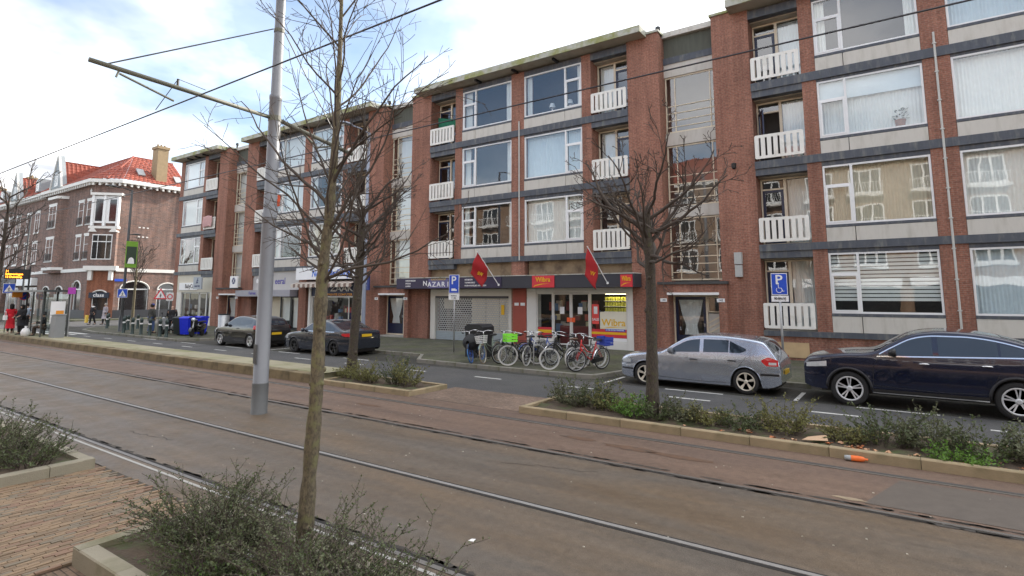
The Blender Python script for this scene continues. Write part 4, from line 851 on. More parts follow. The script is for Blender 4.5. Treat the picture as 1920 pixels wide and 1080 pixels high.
# ================================================================ TREES
def BARK(name, c1, c2, moss, amt):
    m, t, b, l = nm(name); MATS[name] = m; b.inputs['Roughness'].default_value = .9
    tc = nd(t, 'ShaderNodeTexCoord'); mp = nd(t, 'ShaderNodeMapping', {'Scale': (34,34,16)}); l.new(tc.outputs['Object'], mp.inputs[0])
    a = nd(t, 'ShaderNodeTexNoise', {'Scale': 1.3, 'Detail': 8, 'Roughness': .7}); l.new(mp.outputs[0], a.inputs['Vector'])
    x = nd(t, 'ShaderNodeMix', data_type='RGBA'); x.inputs[6].default_value = c4(c1); x.inputs[7].default_value = c4(c2); r0 = nd(t, 'ShaderNodeMapRange', {1:.4,2:.6}); l.new(a.outputs[0], r0.inputs[0]); l.new(r0.outputs[0], x.inputs[0])
    g = nd(t, 'ShaderNodeTexNoise', {'Scale': 13, 'Detail': 6}); l.new(tc.outputs['Object'], g.inputs['Vector'])
    r = nd(t, 'ShaderNodeMapRange', {1: .62-amt, 2: .72-amt*.8}); l.new(g.outputs[0], r.inputs[0])
    y = nd(t, 'ShaderNodeMix', data_type='RGBA'); l.new(r.outputs[0], y.inputs[0]); l.new(x.outputs[2], y.inputs[6]); y.inputs[7].default_value = c4(moss)
    l.new(y.outputs[2], b.inputs['Base Color']); u = nd(t, 'ShaderNodeBump', {'Strength': .8, 'Distance': .02}); l.new(a.outputs[0], u.inputs['Height']); l.new(u.outputs[0], b.inputs['Normal']); return m
bark_moss = BARK('mossy_bark', (.17,.14,.09), (.08,.065,.045), (.165,.155,.075), .1)
bark_dark = BARK('dark_bark', (.085,.068,.052), (.038,.031,.025), (.07,.068,.032), .06)
twig = M('twig_bark', (.068,.053,.043), .85, .25, 6)
def grow(mb, p, d, L, r, lvl, q, sp):
    k = max(3, int(L/sp['seg'])); pts = [p.copy()]; rad = [r]; dirs = []
    for i in range(k):
        d = (d+Vector((q.gauss(0,1),q.gauss(0,1),q.gauss(0,1)))*sp['wob']+Vector((0,0,sp['up']))*(1 if lvl < 3 else .5)).normalized()
        p = p+d*(L/k); pts.append(p.copy()); rad.append(max(sp['rmin'], r*(1-(i+1)/k*.75))); dirs.append(d.copy())
    mb.tube(pts, rad, 6 if lvl == 0 else 5 if lvl == 1 else 4 if r > .006 else 3, cap=False)
    if lvl >= sp['lv']: return
    nch = sp['n'][min(lvl, len(sp['n'])-1)]
    for c in range(nch):
        t = sp['t0']+(1-sp['t0'])*(c+q.random())/nch; i = min(k-1, int(t*k)); b = pts[i].lerp(pts[i+1], t*k-i)
        ax = dirs[i].orthogonal(); ax.rotate(Matrix.Rotation(q.uniform(0,2*PI), 3, dirs[i])); nd_ = dirs[i].copy(); nd_.rotate(Matrix.Rotation(q.uniform(*sp['ang']), 3, ax))
        grow(mb, b, nd_, L*q.uniform(*sp['lr'])*(1.1-.45*t), max(sp['rmin'], rad[i]*sp['rr']), lvl+1, q, sp)
def tree(label, loc, trunk, radii, limbs, sp, bark, seed, name='bare_tree', group='bare street trees', knobs=0):
    q = random.Random(seed); t = thing(name, label, 'tree', loc, 0, group)
    tk = smooth_curve(trunk, 6); n = len(tk)
    rr = [interp([(i/(len(radii)-1), v) for i, v in enumerate(radii)], j/(n-1))*q.uniform(.9,1.12) for j in range(n)]
    mb = MB().tube(tk, rr, 12)
    for i in range(knobs):
        j = q.randrange(2, n-4); a = q.uniform(0, 2*PI); c = tk[j]+Vector((math.cos(a),math.sin(a),0))*rr[j]*.85; mb.lathe([(0,-rr[j]*.5),(rr[j]*.35,-rr[j]*.3),(rr[j]*.42,0),(rr[j]*.3,rr[j]*.3),(0,rr[j]*.45)], c, 7)
    mb.build('trunk', bark, t, True)
    cr = MB()
    for (f, az, el, L, r) in limbs:
        i = min(n-2, int(f*(n-1))); b = tk[i]; d = Vector((math.cos(az)*math.cos(el), math.sin(az)*math.cos(el), math.sin(el))); grow(cr, b, d, L, r, 0, q, sp)
    cr.build('crown', twig, t, True); return t
q = random.Random(3)
F = lambda *p: [Vector((x+4.73, 0, z)) for x, z in p]
lim = []
for i in range(22):
    f = .4+.58*i/21; lim.append((f, i*2.4+q.uniform(-.4,.4), q.uniform(.55,1.0), (1.75-1.0*(f-.4))*q.uniform(.75,1.1), .0135-.008*(f-.4)))
lim += [(.42, .2, .25, 1.5, .017), (.43, 3.3, .6, .9, .014), (.47, 3.0, .55, 1.4, .018), (.52, .1, .6, 1.6, .018), (.56, 2.9, .7, 1.9, .019), (.6, -.2, .75, 1.6, .017)]
tree('slender mossy bare tree in the nearest planter', (-4.73,3.45,.03), F((-4.73,0),(-4.68,.8),(-4.63,1.52),(-4.62,2.26),(-4.6,2.77),(-4.54,3.28),(-4.49,4.07),(-4.48,4.78),(-4.49,5.7),(-4.5,6.6)), [.074,.066,.063,.06,.054,.044,.032,.025,.016,.005], lim,
     dict(seg=.14, wob=.1, up=.05, rmin=.0026, lv=2, n=(8,3), t0=.12, ang=(.5,.95), lr=(.28,.5), rr=.5), bark_moss, 5, knobs=12)
lim = [(.56+.44*i/21, i*2.4+q.uniform(-.5,.5), q.uniform(.15,1.1), q.uniform(1.5,2.3), q.uniform(.035,.055)) for i in range(19)]
tree('dark bare tree with a dense gnarled crown in front of the silver car', (-4.34,11.19,.05), [(0,0,0),(.03,0,1.4),(.04,.02,2.8),(.0,.03,3.6),(.03,.0,4.3)], [.135,.112,.105,.09,.05], lim,
     dict(seg=.16, wob=.14, up=.06, rmin=.006, lv=3, n=(5,4,2), t0=.2, ang=(.4,1.0), lr=(.32,.55), rr=.58), bark_dark, 11, knobs=10)
lim = [(.52+.48*i/25, i*2.4+q.uniform(-.5,.5), q.uniform(.05,.9), q.uniform(1.7,2.7), q.uniform(.035,.055)) for i in range(26)]
tree('dark bare tree in the short planter behind the front tree', (-13.94,11.6,.05), [(0,0,0),(.12,0,1.7),(.24,.0,3.6),(.26,.03,5.2)], [.16,.135,.12,.06], lim,
     dict(seg=.2, wob=.15, up=.06, rmin=.007, lv=3, n=(5,4,2), t0=.2, ang=(.4,1.0), lr=(.32,.55), rr=.58), bark_dark, 12, knobs=8)
lim = [(.3+.7*i/17, i*2.4, q.uniform(.3,.9), q.uniform(2.6,4.2), .06) for i in range(18)]
tree('dark bare tree at the left edge beside the tram shelter', (-48.6,11.35,.2), [(0,0,0),(.1,0,3),(.3,0,6),(.5,0,9)], [.16,.13,.1,.03], lim,
     dict(seg=.4, wob=.12, up=.05, rmin=.014, lv=2, n=(7,4), t0=.2, ang=(.4,.9), lr=(.3,.5), rr=.55), bark_dark, 13)
lim = [(.5+.5*i/13, i*2.4, q.uniform(.7,1.2), q.uniform(1.6,2.6), .035) for i in range(14)]
tree('young pale bare tree in front of the arched corner windows', (-54.4,21.7,.1), [(0,0,0),(.0,0,2),(.05,0,4),(.05,0,5.4)], [.11,.1,.08,.03], lim,
     dict(seg=.35, wob=.1, up=.08, rmin=.014, lv=2, n=(6,3), t0=.2, ang=(.3,.7), lr=(.3,.5), rr=.55), bark_moss, 14)
# ================================================================ SHRUBS
leafs = [M('dark_green_leaf', (.095,.125,.05), .5, .45, 30), M('olive_leaf', (.2,.2,.07), .55, .35, 30), M('bright_weed_leaf', (.13,.26,.04), .55, .3, 30), M('grey_green_leaf', (.14,.155,.085), .55, .3, 30)]
for lm0 in leafs:
    t_ = lm0.node_tree; b_ = t_.nodes['Principled BSDF']; o_ = t_.nodes['Material Output']; tr_ = nd(t_, 'ShaderNodeBsdfTranslucent'); mi_ = nd(t_, 'ShaderNodeMixShader', {0: .35})
    t_.links.new(b_.inputs['Base Color'].links[0].from_socket, tr_.inputs[0]); t_.links.new(b_.outputs[0], mi_.inputs[1]); t_.links.new(tr_.outputs[0], mi_.inputs[2]); t_.links.new(mi_.outputs[0], o_.inputs[0])
def shrub(label, loc, rx, ry, h, ns, lm, seed, leaf=.028, name='shrub', spr=1.0, per=.035, group='shrubs in the stone planters'):
    q = random.Random(seed); s = thing(name, label, 'shrub', loc, 0, group); tw, lv = MB(), MB()
    for i in range(ns):
        a = q.uniform(0, 2*PI); rad = math.sqrt(q.random()); bx, by = math.cos(a)*rx*rad*.55, math.sin(a)*ry*rad*.55
        L = h*(q.uniform(.3,.95) if q.random() < .85 else q.uniform(1.0,1.5)); out = Vector((math.cos(a)*rx, math.sin(a)*ry, 0))*q.uniform(.3,1.0)*spr
        p0 = Vector((bx,by,0)); p2 = p0+out+Vector((q.gauss(0,.04),q.gauss(0,.04),L)); p1 = (p0+p2)/2+Vector((0,0,L*.3))
        n = 7; pts = [p0*(1-t)**2+p1*2*t*(1-t)+p2*t*t for t in [k/n for k in range(n+1)]]
        for k in range(1, n): pts[k] += Vector((q.gauss(0,.012),q.gauss(0,.012),0))
        tw.tube(pts, [.0045*(1-.6*k/n) for k in range(n+1)], 3, cap=False)
        br = [(pts, .18)]
        for b in range(3):
            k = q.randrange(2, n); d = (pts[k]-pts[k-1]).normalized()+Vector((q.gauss(0,.7),q.gauss(0,.7),q.uniform(-.1,.5))); l2 = L*q.uniform(.18,.4); e = pts[k]+d.normalized()*l2
            tw.tube([pts[k], e], [.003,.0018], 3, cap=False); br.append(([pts[k]+(e-pts[k])*(j/4) for j in range(5)], 0))
        for path, st in br:
            tl = sum((path[j+1]-path[j]).length for j in range(len(path)-1)); m_ = int(tl/per)
            for j in range(m_):
                t = st+(1-st)*(j+q.random())/m_; f = t*(len(path)-1); i0 = min(len(path)-2, int(f)); c = path[i0].lerp(path[i0+1], f-i0)
                d = Vector((q.gauss(0,1),q.gauss(0,1),q.gauss(.3,.7))).normalized(); w = d.cross(Vector((q.gauss(0,1),q.gauss(0,1),q.gauss(0,1)))).normalized(); sz = leaf*q.uniform(.6,1.3)
                lv.quad(c, c+d*sz*.5+w*sz*.28, c+d*sz, c+d*sz*.5-w*sz*.28)
    tw.build('twigs', twig, s); lv.build('leaves', lm, s); return s
sn = [0]
def sh(x, y, rx, ry, h, ns, li, label, leaf=.028, z=.09, **k): sn[0] += 1; return shrub(label, (x,y,z), rx, ry, h, ns, leafs[li], 100+sn[0], leaf, **k)
near = [(-5.95,3.1,.55,.45,.42,130,0,'large dark shrub at the corner of the nearest planter'),(-5.45,3.2,.45,.4,.5,110,3,'tall grey green shrub left of the mossy trunk'),(-5.1,2.75,.4,.35,.36,90,0,'low dark shrub in front of the mossy trunk'),(-4.35,3.1,.45,.45,.44,120,3,'grey green shrub right of the mossy trunk'),
        (-3.75,3.05,.45,.45,.46,110,0,'dark shrub second to the right of the mossy trunk'),(-3.15,3.0,.45,.45,.5,100,3,'twiggy shrub at the bottom edge past the mossy trunk'),(-4.75,2.72,.25,.25,.16,60,2,'bright green weeds at the foot of the mossy trunk')]
for x,y,rx,ry,h,ns,li,lab in near: sh(x,y,rx,ry,h*.92,int(ns*1.35),li,lab,.026,.1,per=.024,spr=1.25)
for x,y,h,ns,li,lab in ((-10.45,3.0,.4,110,0,'dark shrub at the corner of the left edge planter'),(-11.2,2.9,.42,110,3,'grey green shrub second from the corner of the left edge planter'),(-12.1,2.9,.46,110,0,'shrub at the left edge of the photograph')): sh(x,y,.55,.5,h,ns,li,lab,.03,.1,per=.024)
rp = [(-6.3,11.45,.45,.62,3,'first dark shrub at the left end of the long planter'),(-5.75,11.4,.4,.6,0,'second shrub from the left end of the long planter'),(-5.3,11.35,.4,.55,1,'olive shrub third from the left end of the long planter'),(-4.75,11.1,.4,.3,2,'bright green weeds left of the dark tree trunk'),(-4.2,11.0,.3,.4,0,'small dark shrub at the foot of the dark tree'),(-3.75,11.2,.35,.5,3,'grey green shrub right of the dark tree trunk'),
      (-3.2,11.2,.4,.4,1,'olive shrub in the middle of the long planter'),(-2.65,11.15,.4,.4,0,'low dark shrub beyond the scattered leaves'),(-1.95,11.25,.4,.62,1,'tall olive shrub behind the rear of the silver car'),(-1.0,11.2,.35,.35,1,'thin olive shrub left of the big dark shrub'),
      (-.45,11.3,.5,.6,0,'big dark shrub in front of the SUV front wheel'),(.15,11.35,.5,.62,3,'grey green shrub in front of the SUV front door'),(.8,11.3,.5,.55,0,'dark shrub below the SUV side step'),(1.4,11.2,.45,.55,3,'grey green shrub in front of the SUV rear door'),(1.85,11.0,.4,.45,1,'olive shrub near the right edge in the long planter'),(.45,10.75,.35,.18,2,'bright green weeds along the kerb below the SUV'),(1.75,10.72,.35,.2,2,'bright green weeds at the right edge of the long planter'),(2.6,11.3,.5,.5,0,'dark shrub in front of the SUV rear wheel')]
for x,y,r,h,li,lab in rp: sh(x,y,r,r*.9,h*(.68 if h > .3 else 1),75,li,lab,.046,.07,per=.028)
for x,y,r,h,li,lab in ((-13.75,11.3,.3,.3,1,'small weeds at the foot of the tree in the short planter'),(-13.0,11.2,.35,.4,1,'olive shrub at the left of the short planter'),(-12.5,11.1,.3,.42,1,'second olive shrub in the short planter'),(-11.6,11.2,.35,.55,0,'dark shrub right of the middle of the short planter'),(-11.1,11.15,.35,.55,1,'tall olive shrub at the right end of the short planter')): sh(x,y,r,r,h,55,li,lab,.048,.07,per=.03)
# fallen leaves and small litter
lm_ = [M('fallen_leaf', (.42,.15,.06), .8, .3, 20), M('pale_fallen_leaf', (.5,.3,.18), .8, .3, 20)]
def leaf(mb, x, y, z, s, q):
    a = q.uniform(0, 2*PI); P = []
    for k in range(9):
        r = s*(1 if k % 2 == 0 else .6)*q.uniform(.8,1.1); g = a+2*PI*k/9; P.append((x+math.cos(g)*r, y+math.sin(g)*r, z+q.uniform(0,s*.6)))
    mb.add(P+[(x,y,z)], [(k,(k+1)%9,9) for k in range(9)])
mb = [MB(), MB()]; q = random.Random(4)
for i in range(70): leaf(mb[i % 2], q.uniform(-3.9,2.4), q.gauss(10.75,.12), .1, q.uniform(.02,.07), q)
for i in range(2): tag(mb[i].build('fallen_leaves', lm_[i]), ('rust brown fallen leaves along the long planter kerb','pale fallen leaves along the long planter kerb')[i], 'leaves', kind='stuff')
mb = MB()
for i in range(90): mb.box(*(lambda x, y, s: (x, x+s, y, y+s*.6, .0, .006))(q.uniform(-14,1), q.uniform(4.4,9.6), q.uniform(.008,.025)))
tag(mb.build('ground_litter', M('pale_litter', (.5,.47,.4), .8, .3, 9)), 'tiny pale crumbs and litter scattered on the tram bed', 'litter', kind='stuff')
l = thing('plastic_bottle', 'crushed grey bottle with an orange label beside the long planter kerb', 'litter', (-.82,10.3,.045), R(8))
MB().lathe([(.0,-.14),(.035,-.13),(.04,-.05)], ax='x', n=10).build('bottle_body', M('grey_plastic', (.3,.32,.33), .4), l, True); MB().lathe([(.041,-.05),(.041,.06)], ax='x', n=10).build('bottle_label', M('orange_label', (.8,.16,.03), .5), l, True); MB().lathe([(.04,.06),(.034,.11),(.014,.14),(.016,.17),(0,.172)], ax='x', n=10).build('bottle_neck', MATS['orange_label'], l, True)
l = thing('paper_scrap', 'pale cardboard scrap lying on the long planter soil', 'litter', (-1.4,10.85,.12)); MB().add([(-.2,-.1,0),(.18,-.04,.02),(.14,.14,.07),(.02,.12,.05),(-.12,.04,.03)], [(0,1,2,3,4)]).build('scrap', M('cardboard', (.5,.34,.22), .8), l).modifiers.new('t','SOLIDIFY').thickness = .006
l = thing('paper_cup', 'crumpled white wrapper beside the mossy trunk', 'litter', (-5.02,3.1,.12), .4); MB().lathe([(.02,0),(.045,.02),(.05,.07),(.03,.1)], n=7).build('wrapper', s_white, l)
l = thing('paper_scrap', 'white paper fleck on the tram bed', 'litter', (-3.84,4.82,.0)); MB().add([(-.03,-.02,.003),(.03,-.015,.006),(.035,.02,.02),(-.02,.025,.008)], [(0,1,2,3)]).build('fleck', s_white, l).modifiers.new('t','SOLIDIFY').thickness = .004
# ================================================================ CARS  (front at -x)
def PAINT(name, col, metal=.35, rough=.28):
    return M(name, col, rough, .02, 3, metal=metal, coat=1)
cglass = M('car_glass', (.02,.028,.04), .03, .1, 1, spec=.9); chrome = M('chrome', (.75,.76,.78), .12, .03, 3, metal=1); tail = M('tail_light', (.5,.012,.018), .15, .1, 8, coat=1); lampg = M('headlight_glass', (.62,.66,.7), .1, .25, 14, metal=.3, coat=1); plate_y = M('yellow_plate', (.72,.45,.02), .4)
class Car:
    def __init__(s, L, W, belt, sill, top, wf, wr, ra, tum=.36, rear_cut=0, nose=.2, tailw=.14, ends=(.07,.12)):
        s.L, s.W, s.belt, s.sill, s.wf, s.wr, s.ra, s.tum, s.nose, s.tailw, s.ends = L, W, belt, sill, wf, wr, ra, tum, nose, tailw, ends
        c = smooth_curve([(x,z,0) for x, z in top], 6); s.top = [(p.x, p.y) for p in c]
    def zt(s, x): return interp(s.top, x)
    def w(s, x): return s.W/2*(1-s.nose*max(0,1-x/.75)**2.4-s.tailw*max(0,1-(s.L-x)/.7)**2.4)
    def y(s, x, z):
        w = s.w(x)
        if z <= s.belt:
            k = (z-.62*s.belt)/(s.belt*.55); w *= 1-.035*k*k-(.012 if abs(z-s.belt*.62) < .02 else 0)
            return w
        w *= 1-.035*((.38*s.belt)/(s.belt*.55))**2
        return w-(z-s.belt)*s.tum
    def zb(s, x):
        z = s.sill
        if x < .3: z += s.ends[0]*(1-x/.3)**2
        if x > s.L-.35: z += s.ends[1]*((x-s.L+.35)/.35)**2
        for c, zc in ((s.wf, s.ra[1]), (s.wr, s.ra[1])):
            d = abs(x-c)
            if d < s.ra[0]: z = max(z, zc+math.sqrt(s.ra[0]**2-d*d))
        return z
    def profile(s, x, nz=12, nc=4, nt=7):
        zb, zt = s.zb(x), s.zt(x); f = min(.07, (zt-zb)*.3); zs = zt-f; ys = s.y(x, zs); P = []
        for i in range(nz+1): z = zb+(zs-zb)*i/nz; P.append((s.y(x,z), z))
        fy = .085
        for i in range(1, nc+1): a = PI/2*i/nc; P.append((ys-fy*(1-math.cos(a)), zs+f*math.sin(a)))
        ye = ys-fy
        for i in range(1, nt+1): y = ye*(1-i/nt); P.append((y, zt+.03*(1-(y/ye)**2)))
        return P
    def body(s):
        xs = sorted(set([0,.01,.03,.07]+[i*s.L/110 for i in range(1,110)]+[c+s.ra[0]*t for c in (s.wf,s.wr) for t in (-1,-.995,-.97,-.9,.9,.97,.995,1)]+[s.L-.05,s.L-.02,s.L]))
        mb = MB(); rows = []
        for x in xs:
            p = s.profile(x); rows.append([(x-s.L/2,-a,b) for a, b in p]+[(x-s.L/2,a,b) for a, b in p[::-1][1:]])
        mb.grid(rows)
        for r, flip in ((rows[0],1),(rows[-1],0)):
            n = len(r)//2
            for i in range(n):
                a, b, c, d = r[i], r[i+1], r[len(r)-2-i], r[len(r)-1-i]; mb.quad(*( (a,b,c,d) if flip else (d,c,b,a)))
        return mb
    def side(s, x0, x1, lo, hi, off=.004, sd=-1, nx=16, nz=5):
        rows = []
        for i in range(nx+1):
            x = x0+(x1-x0)*i/nx; a, b = lo(x), hi(x); b = max(a, b)
            rows.append([(x-s.L/2, sd*(s.y(x, a+(b-a)*j/nz)+off), a+(b-a)*j/nz) for j in range(nz+1)])
        return MB().grid(rows)
    def topp(s, x0, x1, m, off=.006, nx=10, ny=12):
        rows = []
        for i in range(nx+1):
            x = x0+(x1-x0)*i/nx; e = .01; sl = (s.zt(x+e)-s.zt(x-e))/(2*e); n = Vector((-sl,0,1)).normalized()*off
            zt = s.zt(x); ye = s.y(x, zt-.07)-.085; yy = max(.05, ye-m); rows.append([(x-s.L/2+n.x, yy*(2*j/ny-1), zt+.03*(1-(yy*(2*j/ny-1)/ye)**2)+n.z) for j in range(ny+1)])
        return MB().grid(rows)
def line_fn(*p): return lambda x: interp(p, x)
def wheel(parent, x, y, r, style, rimm, sd):
    tw = .21; o = MB().lathe([(r*.68,-tw/2+.01),(r*.75,-tw/2),(r*.93,-tw/2),(r*.985,-tw/2+.03),(r,-tw*.2),(r,tw*.2),(r*.985,tw/2-.03),(r*.93,tw/2),(r*.7,tw/2)], n=36, ax='y', cap=False).build('wheel', rubber, parent, True, (x, y, r))
    f = -tw/2*1.0
    rm = MB().lathe([(r*.62,f+.012),(r*.66,f-.004),(r*.70,f-.002),(r*.72,f+.012),(r*.68,f+.1)], n=36, ax='y', cap=False)
    R0, R1 = r*.12, r*.65
    def spoke(a, w0, w1, off=0, z0=0.0):
        c, s_ = math.cos(a), math.sin(a); P = []
        for rad, w, dd in ((R0,w0,f+.03),(R1,w1,f+.006)):
            for e in (-1, 1): P.append((rad*c-(off+e*w)*s_, dd, rad*s_+(off+e*w)*c))
        q = [(a_, b_+.03, c_) for a_, b_, c_ in P]; rm.add(P+q, [(0,1,3,2),(4,6,7,5),(0,2,6,4),(1,5,7,3),(2,3,7,6)])
    for k in range(5):
        a = PI/2+2*PI*k/5
        if style == 'twin': spoke(a-.16, r*.035, r*.035, r*.0); spoke(a+.16, r*.035, r*.035)
        elif style == 'y': spoke(a-.12, r*.03, r*.045); spoke(a+.12, r*.03, r*.045); spoke(a, r*.06, r*.02)
        else: spoke(a, r*.09, r*.06); spoke(a+.3, r*.03, r*.03)
    rm.lathe([(0,f-.0),(r*.1,f+.0),(r*.16,f+.02),(r*.16,f+.05)], n=14, ax='y'); rm.build('rim', rimm, o)
    MB().lathe([(0,f+.06),(r*.64,f+.06)], n=24, ax='y').build('brake_shade_disc', black, o)  # flat black brake disc, shade behind the spokes put into its colour
    return o
def car(label, loc, C, paint, spec, name='parked_car'):
    t = thing(name, label, 'car', loc, 0, 'cars parked along the far kerb'); L = C.L; h = L/2
    b = C.body().build('body', paint, t, True)
    MB().box(.35-h, L-.35-h, -C.W/2+.22, C.W/2-.22, C.sill-.06, C.belt*.8).box(.15-h,L-.12-h,-C.W/2+.3,C.W/2-.3,C.sill-.02,C.sill+.25).build('underbody', black, t)
    r = spec['r']
    for x in (C.wf, C.wr):
        for sd in (-1, 1):
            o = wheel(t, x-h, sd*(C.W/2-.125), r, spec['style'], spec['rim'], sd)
            if sd > 0: o.rotation_euler = (0,0,PI)
        for sd in (-1, 1):                                   # wheel arch lip
            pts = []
            for k in range(17):
                a = PI*k/16; xx, zz = x-C.ra[0]*math.cos(a), C.ra[1]+C.ra[0]*math.sin(a)
                if zz > C.zb(xx)-.03: pts.append((xx-h, sd*(C.y(xx, max(zz,C.sill))-.004), zz))
            MB().tube(pts, spec.get('lip', .012), 5).build('wheel_arch', spec.get('lipm', paint), t, True)
    for sd in (-1, 1):
        for x0, x1, lo, hi in spec['win']: C.side(x0, x1, lo, hi, .004, sd).build('side_window', cglass, t, True)
        for x0, x1, lo, hi in spec.get('chrome', []): C.side(x0, x1, lo, hi, .008, sd, 30, 2).build('window_trim', spec.get('trimm', chrome), t, True)
        for x0, x1, lo, hi, m in spec.get('lights', []): C.side(x0, x1, lo, hi, .007, sd, 10, 4).build('tail_light' if m == tail else 'headlight', m, t, True)
        for pts in spec['seams']:
            MB().tube([(x-h, sd*(C.y(x,z)+.001), z) for x, z in pts], .006, 4).build('door_seam', black, t)
        for x, z, m in spec['handles']:
            MB().tube([(x-h-.09, sd*(C.y(x,z)+.012), z),(x-h-.03, sd*(C.y(x,z)+.035), z+.008),(x-h+.06, sd*(C.y(x,z)+.035), z+.008),(x-h+.1, sd*(C.y(x,z)+.012), z)], .017, 6).build('door_handle', m, t, True)
        mx, mz = spec['mirror']; y = C.y(mx, mz)
        MB().lathe([(0,-.1),(.055,-.085),(.085,-.02),(.085,.03),(.06,.05),(0,.052)], (0,0,0), 12, 'x').build('mirror', spec['mirm'], t, True, (mx-h, sd*(y+.11), mz)); MB().box(mx-h-.03,mx-h+.03,min(sd*(y-.03),sd*(y+.06)),max(sd*(y-.03),sd*(y+.06)),mz-.05,mz-.02).build('mirror_arm', black, t)
        for z0, z1, m, off in spec.get('sills', []): C.side(C.wf+C.ra[0]+.02, C.wr-C.ra[0]-.02, lambda x: z0, lambda x: z1, off, sd).build('side_sill', m, t, True)
    C.topp(spec['ws'][0], spec['ws'][1], .07).build('windscreen', cglass, t, True); C.topp(spec['rw'][0], spec['rw'][1], spec['rw'][2]).build('rear_window', cglass, t, True)
    zp = spec['plate']; bx = L-h
    pr = MB().box(bx+.012 if spec.get('pcap', 1) else spec['px']-h, bx+.03 if spec.get('pcap', 1) else spec['px']-h+.06, -.26, .26, zp, zp+.11); pr.build('licence_plate', plate_y, t)
    MB().box(-h-.02, -h-.004, -.26, .26, .42, .53).build('licence_plate', plate_y, t)
    MB().box(-h-.012, -h+.05, -C.W*.3, C.W*.3, spec['grille'][0], spec['grille'][1]).build('grille', black, t)
    for x0, x1, lo, hi in spec.get('bump', []):
        for sd in (-1, 1): C.side(x0, x1, lo, hi, .009, sd, 10, 2).build('bumper_strip', black, t, True)
    if spec.get('fin'): x, z = spec['fin']; MB().prism([(x-h-.1,-.015,z),(x-h+.08,-.015,z),(x-h+.07,-.015,z+.07)], (0,.03,0)).build('aerial_fin', paint, t)
    return t
K = lambda z: (lambda x: z)
# silver hatchback
C1 = Car(4.24, 1.75, .93, .2, [(0,.66),(.05,.75),(.3,.84),(.9,.925),(1.25,.965),(1.6,1.19),(1.95,1.37),(2.35,1.43),(2.9,1.43),(3.45,1.385),(3.78,1.33),(3.9,1.27),(4.08,1.04),(4.17,.9),(4.22,.8),(4.24,.68)], .76, 3.42, (.36,.33))
silver = PAINT('silver_blue_paint', (.40,.45,.54), .8, .27)
rim_b = M('machined_rim', (.62,.58,.5), .35, .1, 9, metal=.3); rim_d = M('dark_rim', (.06,.06,.062), .3, .1, 9, metal=.7); rim_s = M('silver_rim', (.55,.56,.58), .35, .08, 9, metal=.3)
def roofl(C, d): return lambda x: C.zt(x)-d
car('silver blue hatchback with red brake lamps parked behind the dark tree', (-4.8, 16.28, 0), C1, silver, dict(r=.32, style='y', rim=rim_b,
    win=[(1.42,2.28,lambda x: .965+.04*(x-1.5),lambda x: min(C1.zt(x)-.1, 1.33)),(2.38,3.02,lambda x: .965+.04*(x-1.5),lambda x: min(C1.zt(x)-.1, 1.33)),(3.05,3.45,lambda x: 1.02+max(0,(x-3.3))*.4,lambda x: min(1.31-(x-3.05)*.45, C1.zt(x)-.1))],
    lights=[(3.82,4.19,lambda x: .74+max(0,3.92-x)*1.0,lambda x: .95-max(0,x-4.0)*.35-max(0,3.95-x)*.5,tail),(3.98,4.15,lambda x: .77,lambda x: .83,lampg),(.05,.34,lambda x: .58+x*.12,lambda x: .68+x*.1,lampg)],
    seams=[[(1.15,.3),(1.13,.6),(1.22,.95)],[(2.33,.25),(2.33,.96)],[(3.05,.38),(3.2,.6),(3.45,.93)],[(1.14,.29),(2.33,.25),(2.95,.27)]], handles=[(2.12,.8,black),(3.1,.82,black)], mirror=(1.55,1.0), mirm=M('mirror_shell', (.12,.13,.15), .3),
    sills=[], ws=(1.3,1.9), rw=(3.88,4.08,.09), plate=.5, grille=(.3,.55), bump=[(3.78,4.2,K(.5),K(.55)),(.03,.4,K(.42),K(.46))], fin=(3.5,1.35)))
# dark blue coupe SUV
C2 = Car(4.9, 2.0, 1.15, .34, [(0,.86),(.04,.98),(.2,1.06),(.8,1.16),(1.4,1.22),(1.75,1.41),(2.15,1.63),(2.55,1.71),(3.0,1.715),(3.5,1.66),(4.0,1.53),(4.4,1.36),(4.7,1.24),(4.84,1.17),(4.9,1.0)], .93, 3.845, (.44,.40), .34)
dblue = PAINT('dark_blue_paint', (.006,.01,.032), .3, .16)
car('shiny dark blue coupe SUV at the right edge', (.3, 16.25, 0), C2, dblue, dict(r=.385, style='twin', rim=rim_s, lip=.03, lipm=M('arch_cladding', (.02,.02,.024), .6),
    win=[(1.78,2.52,lambda x: 1.17+.04*(x-1.7),lambda x: min(C2.zt(x)-.11,1.60)),(2.62,3.6,lambda x: 1.17+.04*(x-1.7),lambda x: C2.zt(x)-.11),(3.64,4.15,lambda x: 1.25+max(0,x-3.9)*.3,lambda x: C2.zt(x)-.13)],
    chrome=[(1.5,4.25,lambda x: 1.135+.04*(x-1.7),lambda x: 1.16+.04*(x-1.7)),(1.55,4.2,lambda x: min(C2.zt(x)-.105,1.605),lambda x: min(C2.zt(x)-.08,1.63))],
    lights=[(.06,.5,lambda x: .8+x*.12,lambda x: .9+x*.16,lampg),(4.45,4.85,K(.95),K(1.07),tail)],
    seams=[[(1.4,.5),(1.42,.9),(1.55,1.14)],[(2.57,.42),(2.57,1.18)],[(3.4,.5),(3.55,.8),(3.72,1.2)],[(1.4,.5),(2.57,.45),(3.38,.48)]], handles=[(2.35,1.02,chrome),(3.4,1.04,chrome)], mirror=(1.82,1.24), mirm=black,
    sills=[(.36,.43,black,.03),(.34,.362,chrome,.06)], ws=(1.45,2.1), rw=(3.7,4.6,.12), plate=.6, grille=(.5,.85), fin=(3.95,1.5)))
